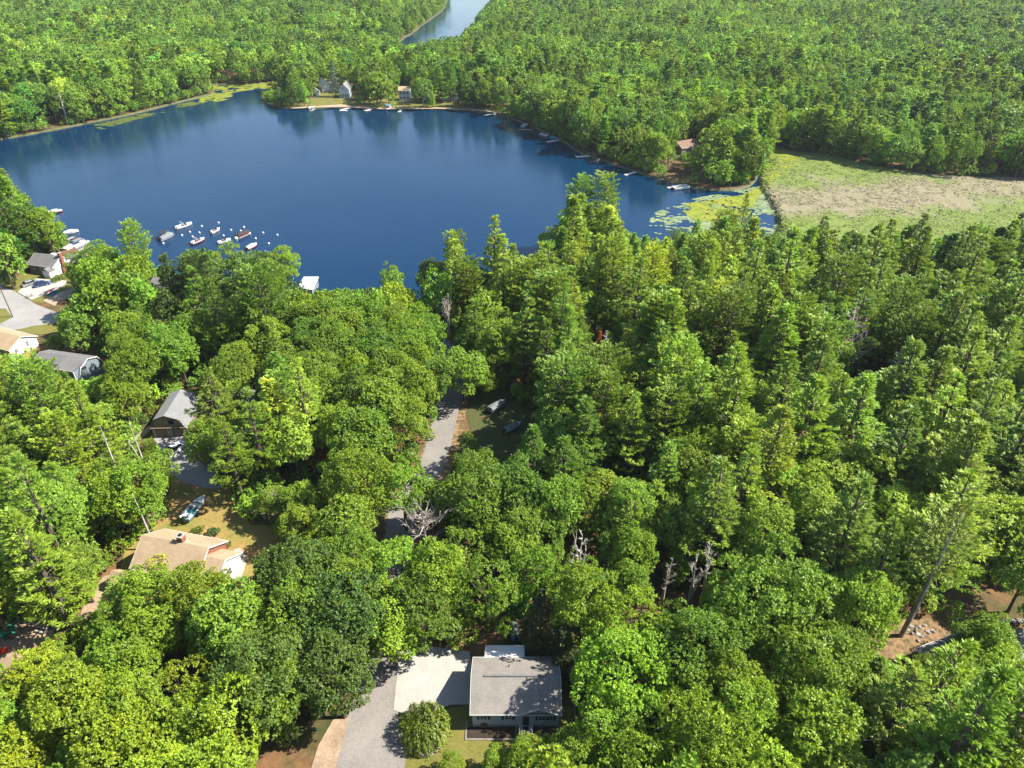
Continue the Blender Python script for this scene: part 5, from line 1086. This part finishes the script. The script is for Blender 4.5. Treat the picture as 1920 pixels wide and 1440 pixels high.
def make_tree(kind, x, y, h, r, c, q, name, cat, group, label=None):
    lst = PROTO['bigoak' if kind == 'broadleaf' and r > 5.7 else kind]; cm, tm, R0, H0 = lst[q.randrange(len(lst))]
    root = thing(name, label, cat, (x, y), q.uniform(0, 6.283), group)
    root.scale = (r / R0, r / R0, h / H0)
    cr = bpy.data.objects.new('crown', cm); COL.objects.link(cr); cr.parent = root; cr.color = (*shade(c, q), 1)
    tk = bpy.data.objects.new('trunk', tm); COL.objects.link(tk); tk.parent = root
    if not label:
        u, v = proj(x, y, GZ + h * .7); placed.append((root, cat, u, v, colour_word(cr.color), h, r))
    return root

# hand-placed trees that make the skyline against the lake and stand out elsewhere: photo x and y of the top
HERO = [  # kind, top x, top y, height, radius, colour, label
    ('roundpine', 1088, 330, 24, 4.6, PY, 'tall yellow-green pine on the near shore, left half of the twin-topped pair'),
    ('roundpine', 1132, 328, 24, 4.9, PY, 'tall yellow-green pine on the near shore, right half of the twin-topped pair'),
    ('pine', 926, 408, 25, 4.6, PY, 'tall spire-topped pine standing against the lake, left of the twin-topped pines'),
    ('pine', 966, 462, 22, 4.2, PG, 'shorter pine touching the right side of the tall spire-topped lakeside pine'),
    ('roundpine', 853, 434, 21, 3.2, LG, 'small round-topped bright pine against the lake above the grey bush'),
    ('loose', 734, 492, 13, 3.4, LG, 'small airy tree alone against the water right of the boathouse'),
    ('roundpine', 258, 415, 22, 4.0, PG, 'tall solitary pine standing against the lake left of the moored boats'),
    ('broadleaf', 525, 465, 14, 5.6, LG, 'round bushy bright green tree on the shore left of the white boathouse'),
    ('loose', 430, 456, 12, 4.2, YG, 'pale yellow-green willow-like tree just below the moored boats'),
    ('loose', 392, 470, 11, 4.0, MG, 'small tree whose top touches the row of moored boats'),
    ('pine', 392, 478, 21, 5.2, DG, 'dark spreading pine below the moored boats and right of the pole'),
    ('broadleaf', 190, 455, 15, 5.4, LG, 'bright green maple between the village junction and the lake'),
    ('broadleaf', 150, 475, 12, 4.0, MG, 'green maple right beside the grey house with brick chimney'),
    ('broadleaf', 85, 392, 15, 5.2, LG, 'round maple leaning over the water behind the grey lakeside house'),
    ('pine', 20, 320, 21, 5.0, PG, 'feathery pine rising over the lake at the left edge of the photo'),
    ('broadleaf', 25, 385, 15, 5.2, MG, 'broad maple beneath the feathery pine at the left edge'),
    ('broadleaf', 810, 488, 12, 4.6, DG, 'rounded dark tree on the shore right of the small airy tree'),
    ('broadleaf', 1040, 425, 16, 5.4, PY, 'yellowish tree at the foot of the twin-topped pines, left side'),
    ('broadleaf', 1300, 1130, 17, 7.0, LG, 'largest bright green oak right of the blue-walled house'),
    ('broadleaf', 1160, 1170, 16, 6.2, LG, 'bright oak directly right of the blue-walled house roof'),
    ('broadleaf', 1420, 1040, 17, 7.2, MG, 'wide olive-green oak below the leafless trees in the right wood'),
    ('broadleaf', 640, 1070, 17, 6.8, DG, 'wide deep blue-green oak overhanging the road left of the gravel drive'),
    ('broadleaf', 560, 1010, 17, 6.4, DG, 'deep blue-green oak right of the tan-roofed house'),
    ('broadleaf', 630, 1190, 15, 5.0, DG, 'deep blue-green oak with its crown over the lower road bend'),
    ('broadleaf', 900, 860, 17, 7.0, MG, 'big dome-shaped oak just below the sunlit stretch of road'),
    ('broadleaf', 690, 560, 16, 6.6, MG, 'large round maple in the middle of the lakeside wood'),
    ('pine', 1780, 880, 26, 6.4, PY, 'huge yellow-green pine with swept branches near the right edge'),
    ('pine', 1585, 905, 25, 6.0, PY, 'huge pale pine with spreading arms in the right wood'),
    ('pine', 1340, 870, 23, 5.4, PY, 'feathery pale pine above the leafless trees in the right wood'),
    ('pine', 525, 712, 21, 5.2, PY, 'pale layered pine right of the brown garage'),
    ('pine', 400, 690, 19, 5.0, PY, 'layered pine hiding the roof beyond the brown garage'),
    ('broadleaf', 390, 790, 13, 4.2, LG, 'dense maple in front of the garage driveway, right side'),
    ('broadleaf', 580, 560, 15, 5.6, LG, 'yellow-tinged maple directly in front of the white boathouse'),
        ('broadleaf', 1005, 1376, 6, 2.9, YG, 'bright young tree in front of the blue-walled house, largest of three'),
    ('broadleaf', 930, 1402, 4.5, 2.0, YG, 'bright young tree left of the others in front of the blue-walled house'),
    ('broadleaf', 845, 1412, 4, 1.8, YG, 'bright shrub-like young tree on the front lawn at the bottom edge'),
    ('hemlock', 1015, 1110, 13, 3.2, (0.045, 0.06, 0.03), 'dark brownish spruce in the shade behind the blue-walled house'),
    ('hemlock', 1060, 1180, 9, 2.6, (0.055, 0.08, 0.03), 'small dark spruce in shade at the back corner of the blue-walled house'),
    ('hemlock', 1640, 1240, 10, 3.2, MG, 'small dark fir left of the pine-needle clearing'),
    ('loose', 1650, 1235, 6, 2.8, LG, 'small rounded tree inside the pine-needle clearing'),
    ('loose', 300, 1034, 5.5, 2.2, (0.26, 0.27, 0.07), 'pale straw-coloured treetop against the front of the tan roof, left one'),
    ('loose', 375, 1048, 5.5, 2.3, (0.24, 0.25, 0.07), 'pale straw-coloured treetop against the front of the tan roof, right one'),
    ('broadleaf', 1370, 195, 18, 6.0, LG, 'bright round tree right of the brown-roofed lakeside cottage'),
    ('broadleaf', 1375, 275, 13, 5.5, LG, 'bright low tree at the water at the channel mouth'),
    ('roundpine', 1340, 170, 22, 4.4, PG, 'tall pine behind the brown-roofed lakeside cottage'),
    ('pine', 1140, 195, 20, 3.8, PG, 'tall pointed pine on the far shore above the white-legged dock'),
    ('broadleaf', 722, 112, 18, 5.4, LG, 'tall bright tree between the far white cottage and the two-storey cottage'),
    ('broadleaf', 560, 120, 17, 5.6, DG, 'dark rounded tree on the peninsula left of the far white cottage'),
    ('shrub', 525, 172, 4, 5.0, YG, 'bright yellow-green bushes on the tip of the far peninsula'),
    ('shrub', 560, 176, 3.5, 4.5, LG, 'low green bushes behind the tip of the far peninsula'),
    ('hemlock', 625, 115, 20, 3.4, (0.15, 0.19, 0.17), 'silvery grey spruce behind the far white cottage'),
    ('broadleaf', 790, 168, 7, 3.4, MG, 'dark green tree between the two-storey cottage and the far beach'),
    ('broadleaf', 885, 135, 14, 5, LG, 'bright tree on the far shore right of the beach'),
    ('pine', 1537, 408, 19, 4.4, DG, 'dark pine top overlapping the marsh, leftmost of those along its near edge'),
    ('pine', 1665, 412, 18, 4.0, PG, 'pine top overlapping the lower middle of the marsh'),
    ('pine', 1720, 402, 20, 4.2, DG, 'dark ragged pine rising highest over the lower marsh'),
    ('pine', 1895, 404, 21, 4.2, DG, 'dark pine with stacked plates of needles at the marsh\'s right end'),
    ('roundpine', 1352, 395, 19, 3.6, PY, 'narrow yellowish pine standing in front of the lily pads'),
    ('pine', 1392, 365, 19, 3.2, PY, 'slender pine in front of the lily pads, right of the yellowish one'),
    ('loose', 1270, 430, 15, 3.6, LG, 'pale feathery tree below the left end of the lily pads'),
    ('broadleaf', 745, 1010, 15, 5.2, LG, 'bright tree overhanging the road between its two sunlit stretches'),
    ('broadleaf', 735, 1120, 13, 4.6, LG, 'yellow-green tree leaning over the road above the gravel drive'),
    ('broadleaf', 790, 1085, 14, 5.0, MG, 'mid-green tree over the road just below the wide bare tree'),
    ('broadleaf', 755, 868, 14, 4.8, LG, 'bright maple left of the sunlit road, covering its lower left side'),
    ('hemlock', 1120, 622, 17, 1.8, (0.24, 0.10, 0.04), 'reddish-brown dead fir among the green pines of the right wood'),
    ('broadleaf', 872, 655, 14, 5.2, MG, 'green maple closing over the road beyond its sunlit stretch, right side'),
    ('broadleaf', 815, 668, 14, 4.6, MG, 'green maple closing over the road beyond its sunlit stretch, left side'),
    ('broadleaf', 925, 140, 16, 5, MG, 'rounded tree on the far shore where the beach ends'),
]
hx = []
hero_q = random.Random(5)
KN = {'broadleaf': ('broadleaf_tree', 'broadleaf tree'), 'loose': ('broadleaf_tree', 'broadleaf tree'), 'pine': ('pine_tree', 'pine tree'), 'roundpine': ('pine_tree', 'pine tree'), 'hemlock': ('spruce_tree', 'spruce tree'), 'shrub': ('shrub', 'shrub')}
for kind, tx, ty, h, r, c, lab in HERO:
    za_, aa_, ba_ = (.6, 1.0, .38) if 'pine' not in kind and kind != 'hemlock' else (.58, .55, .42)
    x, y = G(tx, ty, GZ + h * .97)
    for _ in range(5):
        dd = y * math.cos(PITCH) + (CH - GZ - h * za_) * math.sin(PITCH); dp = math.atan2(CH - GZ - h * za_, y); ext = math.hypot(aa_ * r * math.sin(dp), ba_ * h * math.cos(dp)) * FPX / dd
        x, y = G(tx, ty + ext, GZ + h * za_)
    hx.append((x, y, r))
    nm, ct = KN[kind]
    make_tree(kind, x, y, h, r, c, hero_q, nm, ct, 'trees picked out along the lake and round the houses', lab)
hx = np.array(hx)

A_ = plant(cands(30, 250, 6.5, 21), 31, (12, 18), (17, 27))
x, y, h, r, isp, colr = A_
d = np.hypot(x[:, None] - hx[None, :, 0], y[:, None] - hx[None, :, 1]); okh = (d > hx[None, :, 2] * .62).all(1)
x, y, h, r, isp, colr = [a[okh] for a in (x, y, h, r, isp, colr)]
d = np.hypot(x[:, None] + 0, (y - 0)[:, None])[:, 0]
u, v = np.array([proj(a, b, GZ + c * .6) for a, b, c in zip(x, y, h)]).T
vis = (u > -60) & (u < 1980) & (v < 1500)
size = h * r / (y * math.cos(PITCH) + 70) ** 2
NB = 290 - sum(1 for t in HERO if KN[t[0]][0] == 'broadleaf_tree'); NP_ = 290 - sum(1 for t in HERO if KN[t[0]][0] == 'pine_tree')
indiv = np.zeros(len(x), bool)
for sel, lim in ((~isp, NB), (isp, NP_)):
    i = np.where(sel & vis)[0]; i = i[np.argsort(y[i] + (h[i] < 7) * 60)][:lim]; indiv[i] = True
tq = random.Random(77)
for i in np.where(indiv)[0]:
    kd = ('pine' if tq.random() < .85 else 'roundpine') if isp[i] else ('broadleaf' if tq.random() < .88 else 'loose')
    nm, ct = KN[kd]
    make_tree(kd, x[i], y[i], h[i], r[i], tuple(colr[i]), tq, nm, ct, 'pines of the near wood' if isp[i] else 'broadleaf trees of the near wood')
rest = [a[~indiv] for a in (x, y, h, r, isp, colr)]
B_ = plant(cands(250, 470, 7.0, 22), 32, (13, 18), (16, 22), True); C_ = plant(cands(470, 1250, 8.6, 23, .80), 33, (13, 18), (15, 20), True)
dB = np.hypot(B_[0][:, None] - hx[None, :, 0], B_[1][:, None] - hx[None, :, 1]); okb = (dB > hx[None, :, 2] * .6).all(1); B_ = [a[okb] for a in B_]
def fringe(P, seed, inland, step=2.3):
    q = np.random.default_rng(seed); out = []; n = len(P)
    for i in range(n):
        a, b = P[i - 1], P[(i + 1) % n]; tx, ty = b[0] - a[0], b[1] - a[1]; l = math.hypot(tx, ty) or 1; sg = math.dist(P[i], P[(i + 1) % n])
        for _ in range(max(1, int(sg / step))):
            d = q.uniform(*inland); t = q.random(); out.append((P[i][0] + (P[(i + 1) % n][0] - P[i][0]) * t + ty / l * d, P[i][1] + (P[(i + 1) % n][1] - P[i][1]) * t - tx / l * d))
    return np.array(out)
FR = []
for P, inl, sd in ((LAKE, (.8, 4.5), 51), (LAKE, (.8, 4.5), 54), (LAKE2, (.8, 5), 52), (list(reversed(MARSH)) if area(MARSH) < 0 else MARSH, (.8, 5), 53)):
    f = fringe(P, sd, inl); f = f[(f[:, 1] > 60) & (f[:, 1] < 1200)]; x, y = f[:, 0], f[:, 1]
    ok = land_ok(x, y) & ~inpoly(BEACH, x, y); u, v = np.array([proj(a, b, GZ) for a, b in zip(x, y)]).T
    ok &= ~((u > 560) & (u < 960) & (v > 150) & (v < 215) & (np.random.default_rng(sd).random(len(x)) < .8)); x, y, u, v = x[ok], y[ok], u[ok], v[ok]
    q = np.random.default_rng(sd); h = q.uniform(2.2, 6.5, len(x)); r = h * q.uniform(.42, .6, len(x)); hd = hides(x, y, r, h, 'f'); k_ = hd <= (3 if P is LAKE2 else 0); x, y, h, r, u, v = [a[k_] for a in (x, y, h, r, u, v)]
    FR.append((x, y, h, r, np.zeros(len(x), bool), zone(u, v - 20, q)[1]))
# undergrowth between the near trees
g = cands(30, 255, 3.3, 61); x, y = g[:, 0], g[:, 1]; ok = land_ok(x, y) & ((vnoise(x, y, 9, 8) > .30)); x, y = x[ok], y[ok]; q = np.random.default_rng(62)
h = q.uniform(1.6, 5.5, len(x)); r = h * q.uniform(.4, .6, len(x)); hd = hides(x, y, r, h, 'b') + shades(x, y, r, h); k_ = hd <= 0; x, y, h, r = [a[k_] for a in (x, y, h, r)]
u, v = np.array([proj(a, b, 3) for a, b in zip(x, y)]).T; FR.append((x, y, h, r, np.zeros(len(x), bool), zone(u, v, q)[1]))
FRN = sum(len(f[0]) for f in FR)
FAR = [np.concatenate([a, b, c, *fr]) for a, b, c, fr in zip(rest, B_, C_, zip(*FR))]

# labels: each tree is told by the nearest landmark, the side it stands on and its place in that row
bk = {}
for rec in placed:
    root, cat, u, v, cw_, h_, r_ = rec
    L = min(LAND, key=lambda l: math.hypot(l[1] - u, (l[2] - v) * 1.2)); dx, dy = u - L[1], v - L[2]
    side = ('right of' if dx > 0 else 'left of') if abs(dx) > abs(dy) * 1.1 else ('above' if dy < 0 else 'below')
    bk.setdefault((cat, side, L[0], cw_), []).append((math.hypot(dx, dy), root))
for (cat, side, ln, cw_), lst in bk.items():
    lst.sort(key=lambda t: t[0])
    for k, (dd, root) in enumerate(lst):
        root['label'] = (f'{cw_} {cat} {side} {ln}' if len(lst) == 1 else f'{cw_} {cat} {side} {ln}, {ORD[min(k, 19)]} from it').replace('nearest from it', 'nearest to it')

# the rest of the wood, one mass out to the skyline
pc = bpy.data.collections.new('wood_tree_kinds')       # source shapes, not part of the scene itself
for i, (me, kd, R0, H0) in enumerate(far_protos):
    o = bpy.data.objects.new('wood_tree_%02d' % i, me); pc.objects.link(o)
x, y, h, r, isp, colr = FAR; n = len(x); q = np.random.default_rng(8)
lod2 = y > 430
isf = np.arange(n) >= n - FRN
groups = {'s': [i for i, p in enumerate(far_protos) if p[1] == 's'], 'b': [i for i, p in enumerate(far_protos) if p[1] == 'b'], 'p': [i for i, p in enumerate(far_protos) if p[1] == 'p'], 'B': [i for i, p in enumerate(far_protos) if p[1] == 'B'], 'P': [i for i, p in enumerate(far_protos) if p[1] == 'P']}
idx = np.array([random.Random(i).choice(groups['s' if isf[i] else ('P' if lod2[i] else 'p') if isp[i] else ('B' if lod2[i] else 'b')]) for i in range(n)])
R0 = np.array([far_protos[i][2] for i in idx]); H0 = np.array([far_protos[i][3] for i in idx])
me = bpy.data.meshes.new('wood'); me.vertices.add(n); me.vertices.foreach_set('co', np.stack([x, y, np.full(n, GZ)], 1).astype(np.float32).ravel())
a = me.attributes.new('idx', 'INT', 'POINT'); a.data.foreach_set('value', idx.astype(np.int32))
a = me.attributes.new('scl', 'FLOAT_VECTOR', 'POINT'); a.data.foreach_set('vector', np.stack([r / R0, r / R0, h / H0], 1).astype(np.float32).ravel())
a = me.attributes.new('rotz', 'FLOAT', 'POINT'); a.data.foreach_set('value', q.uniform(0, 6.283, n).astype(np.float32))
k = np.exp(q.normal(0, .26, n))[:, None]; wv = q.normal(0, .1, n)[:, None]
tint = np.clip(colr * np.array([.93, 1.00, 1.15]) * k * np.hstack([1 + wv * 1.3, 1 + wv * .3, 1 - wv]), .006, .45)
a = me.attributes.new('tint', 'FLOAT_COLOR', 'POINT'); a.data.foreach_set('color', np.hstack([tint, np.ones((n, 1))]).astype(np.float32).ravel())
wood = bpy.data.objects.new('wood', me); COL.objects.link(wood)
tag(wood, 'dense mixed wood of broadleaf trees and pines reaching back to the skyline', 'woodland', None, 'stuff')
gn = bpy.data.node_groups.new('plant_wood', 'GeometryNodeTree')
gn.interface.new_socket('Geometry', in_out='INPUT', socket_type='NodeSocketGeometry'); gn.interface.new_socket('Geometry', in_out='OUTPUT', socket_type='NodeSocketGeometry')
gi = gn.nodes.new('NodeGroupInput'); go = gn.nodes.new('NodeGroupOutput'); iop = gn.nodes.new('GeometryNodeInstanceOnPoints'); ci = gn.nodes.new('GeometryNodeCollectionInfo')
ci.inputs['Collection'].default_value = pc; ci.inputs['Separate Children'].default_value = True; ci.inputs['Reset Children'].default_value = True
def attr(nm, ty):
    a = gn.nodes.new('GeometryNodeInputNamedAttribute'); a.data_type = ty; a.inputs['Name'].default_value = nm; return a.outputs['Attribute']
cx = gn.nodes.new('ShaderNodeCombineXYZ'); gn.links.new(attr('rotz', 'FLOAT'), cx.inputs['Z'])
iop.inputs['Pick Instance'].default_value = True
gn.links.new(gi.outputs[0], iop.inputs['Points']); gn.links.new(ci.outputs[0], iop.inputs['Instance']); gn.links.new(attr('idx', 'INT'), iop.inputs['Instance Index'])
gn.links.new(cx.outputs[0], iop.inputs['Rotation']); gn.links.new(attr('scl', 'FLOAT_VECTOR'), iop.inputs['Scale']); gn.links.new(iop.outputs[0], go.inputs[0])
md = wood.modifiers.new('plant', 'NODES'); md.node_group = gn
print('individual trees', len(placed), 'hero', len(HERO), 'mass', n)

# ------------------------------------------------------------------ dead trees, bare trunks and the weeping bush
def snag(name, label, top, h, r, m, seed, base=None, br=22, r0=None, upswept=.5, low=.35, stems=1, group='dead and leafless trees'):
    q = random.Random(seed); x, y = base or G(*top, GZ + h); t = thing(name, label, 'dead tree', (x, y), 0, group); tb = MB(); bm_ = MB()
    for s_ in range(stems):
        lean = Vector((q.uniform(-.06, .06), q.uniform(-.06, .06), 0)) * h * (1 if stems == 1 else 2.2); rr = r0 or .014 * h + .08
        ax = lambda k: Vector((lean.x * k * k, lean.y * k * k, h * k * (1 if s_ == 0 else .86)))
        tb.tube([ax(0) - Vector((0, 0, .3)), ax(.35), ax(.7), ax(1)], [rr, rr * .75, rr * .45, rr * .12], 7)
        for k in range(br // stems):
            f = low + (1 - low) * (k + q.random()) / (br // stems); a = q.uniform(0, 6.283); Lb = r * (1.15 - .75 * (f - low) / (1 - low)) * q.uniform(.5, 1.1)
            d = Vector((math.cos(a), math.sin(a), upswept * q.uniform(.4, 1.5))).normalized(); p0 = ax(f); p1 = p0 + d * Lb * .5 + Vector((0, 0, -.05 * Lb)); p2 = p0 + d * Lb + Vector((0, 0, .16 * Lb))
            bm_.tube([p0, p1, p2], [rr * .38, rr * .24 + y * .0001, y * .00028], 5)
            for j in range(5):
                g = q.uniform(.3, 1); b0 = p0.lerp(p2, g); e = Vector((q.gauss(0, 1), q.gauss(0, 1), q.uniform(0, .9))).normalized() * Lb * q.uniform(.16, .38) + d * Lb * .15
                bm_.tube([b0, b0 + e], [rr * .13 + y * .00018, y * .0002], 4)
    obj('trunk', tb, m, t); obj('branches', bm_, m, t); return t
snag('dead_tree', 'big leafless grey snag rising from the pines on the right', (1612, 592), 20, 5.6, 'dead_wood', 1, br=42, upswept=.55, low=.35)
snag('dead_tree', 'small whitish dead tree with stubby side branches, below right of the big snag', (1658, 776), 14, 1.9, 'pale_wood', 2, br=14, low=.6)
snag('dead_tree', 'slim dead stem left of the small whitish dead tree', (1634, 775), 15, .7, 'dead_wood', 3, br=6, low=.5)
snag('dead_tree', 'pale dead branches lying over the foliage right of the big snag', (1690, 660), 14, 3.0, 'pale_wood', 4, br=12, low=.7)
snag('dead_tree', 'bare upswept tree in the dark gap at the photo\'s lower middle', (1088, 1008), 13, 3.4, 'pale_wood', 5, br=20, low=.45, upswept=1.0, stems=2)
snag('dead_tree', 'twin-stemmed leafless tree over the reddish forest floor', (1234, 1066), 9.5, 1.8, 'pale_wood', 6, base=G(1241, 1132), br=16, low=.35, upswept=1.3, stems=2)
snag('dead_tree', 'leafless upswept tree, left one of the pair in the right wood', (1310, 1038), 13, 2.2, 'pale_wood', 7, br=16, low=.5, upswept=1.5, stems=2)
snag('dead_tree', 'leafless upswept tree, right one of the pair in the right wood', (1338, 1024), 13.5, 2.0, 'pale_wood', 8, br=16, low=.5, upswept=1.5)
snag('dead_tree', 'wide bare tree whose branches reach over the shaded road', (792, 952), 13, 5.8, 'dead_wood', 9, br=30, low=.5, upswept=.5, stems=2)
snag('dead_tree', 'pale bare fan-shaped tree right of the lakeside maples', (838, 550), 12, 2.8, 'pale_wood', 10, br=20, low=.4, upswept=1.6, stems=3)
snag('dead_tree', 'thin white forked dead tree left of the brown garage', (244, 798), 15, 1.5, 'pale_wood', 11, br=8, low=.5, upswept=1.6, stems=2)
snag('dead_tree', 'bare pale trunk leaning out of the pines on the left', (186, 800), 16, .8, 'pale_wood', 12, br=4, low=.7)
snag('dead_tree', 'short bare trunk standing left of the parked lawn boat', (252, 930), 12, .6, 'pale_wood', 13, br=3, low=.7)
snag('dead_tree', 'grey bare trunk at the left edge below the pines', (48, 990), 12, .8, 'dead_wood', 14, br=4, low=.7)
snag('dead_tree', 'small white snag beside the reddish dead fir', (1127, 615), 19, 1.1, 'pale_wood', 15, br=7, low=.85)
for k, (tx, ty) in enumerate(((86, 165), (97, 160), (108, 172))): snag('dead_tree', ['leftmost of three whitish dead trees on the far left shore', 'middle of three whitish dead trees on the far left shore', 'rightmost of three whitish dead trees on the far left shore'][k], (tx, ty), 16, 2.0, 'pale_wood', 20 + k, br=14, upswept=.3)
snag('dead_tree', 'grey leafless tree on the far shore right of the bend', (948, 112), 17, 3.2, 'pale_wood', 24, br=22, upswept=.8)
snag('dead_tree', 'pale leafless trunk poking above pines below the marsh', (1706, 478), 16, 1.2, 'pale_wood', 25, br=8, upswept=.4)
snag('dead_tree', 'bare grey leaning stem right of the small whitish dead tree', (1790, 745), 17, .9, 'pale_wood', 26, br=5, low=.6)
# the long bare trunk carrying a high pine crown
V_, tb_ = pine(290, 5.6, 27, 1.25, 6, 7, 6, .62, .22, low=.52, gap=.1); bt = MB(); bt.tube([(0, 0, -.3), (0, 0, .5), (.5, .2, 13), (.6, .3, 26)], [.42, .36, .27, .05], 10)
t = thing('pine_tree', 'tall pine on a long bare grey trunk standing in the pine-needle clearing', 'pine tree', (57.6, 67.2)); cr = obj('crown', quads_mesh('crown', V_), 'leaf', t); cr.color = (.15, .20, .045, 1); obj('trunk', bt, 'dead_wood', t)
# weeping bush
q = np.random.default_rng(41); C_l = []; D_l = []
for k in range(260):
    a = q.uniform(0, 6.283); rr = math.sqrt(q.random()) * 3.0; z0 = 3.9 * (1 - (rr / 3.3) ** 2 * .35) + q.uniform(-.3, .1); Ls = q.uniform(1.2, 2.9)
    for j in range(26):
        s = j / 26; C_l.append((math.cos(a) * (rr + .5 * s), math.sin(a) * (rr + .5 * s), max(.15, z0 - Ls * s * s * .4 - Ls * s * .7))); D_l.append((math.cos(a) * .35, math.sin(a) * .35, -.8))
C_l = np.array(C_l); D_l = unit(np.array(D_l) + q.normal(size=C_l.shape) * .45); nn = unit(np.stack([C_l[:, 0], C_l[:, 1], np.full(len(C_l), 1.5)], 1) + q.normal(size=C_l.shape) * .5)
V_ = leaf_quads(C_l + q.normal(size=C_l.shape) * .08, D_l, nn, q.uniform(.25, .42, len(C_l)), q.uniform(.12, .2, len(C_l)))
t = thing('weeping_bush', 'wide mop-headed weeping bush on the lawn corner beside the gravel drive', 'bush', G(797, 1375)); cr = obj('crown', quads_mesh('crown', V_), 'leaf', t); cr.color = (.125, .17, .03, 1); obj('trunk', MB().tube([(0, 0, -.2), (.1, 0, 1.4), (0, .1, 3.2)], [.2, .16, .08], 8), 'bark', t)
# clipped shrubs round the houses
def clipped(label, p, r, h, c, seed, g='clipped shrubs in the yards', low=.02):
    lst = PROTO['shrub']; root = thing('shrub', label, 'shrub', G(*p), seed, g); root.scale = (r / 1.7, r / 1.7, h / 2.6); cm, tm, _, _ = lst[seed % 2]
    a = bpy.data.objects.new('crown', cm); COL.objects.link(a); a.parent = root; a.color = (*c, 1); b = bpy.data.objects.new('trunk', tm); COL.objects.link(b); b.parent = root
clipped('round dark green shrub behind the tan roof, right one', (402, 1003), 1.0, 1.3, (.04, .09, .02), 1); clipped('round green shrub behind the tan roof, left one', (373, 998), .9, 1.1, (.09, .14, .02), 2)
clipped('green shrub at the brick wall corner of the tan-roofed house', (424, 1026), .9, 1.3, (.08, .10, .02), 3)
clipped('tall narrow evergreen at the village drive entrance, left one', (14, 540), 1.2, 5.0, (.05, .10, .03), 4); clipped('tall narrow evergreen at the village drive entrance, right one', (27, 540), 1.1, 4.5, (.08, .12, .03), 5)
clipped('low clipped hedge by the chimneyed house entrance', (110, 525), 1.8, 1.2, (.09, .14, .03), 6); clipped('yellow-green bush left of the narrow evergreens', (-2, 525), 2.2, 2.5, (.14, .19, .03), 7)

# summer air: one even volume round the whole scene
hz = MB().box(-4200, 4200, -1700, 7200, -2.0, 93); ho = obj('haze', hz, None); ho['kind'] = 'stuff'
hm = bpy.data.materials.new('haze_air'); hm.use_nodes = True; ht = hm.node_tree; ht.nodes.remove(ht.nodes['Principled BSDF'])
pv = ht.nodes.new('ShaderNodeVolumePrincipled'); pv.inputs['Color'].default_value = (0.80, 0.90, 1.0, 1); pv.inputs['Density'].default_value = 0.00006; pv.inputs['Anisotropy'].default_value = 0.2
ht.links.new(pv.outputs[0], ht.nodes['Material Output'].inputs['Volume']); ho.data.materials.append(hm)
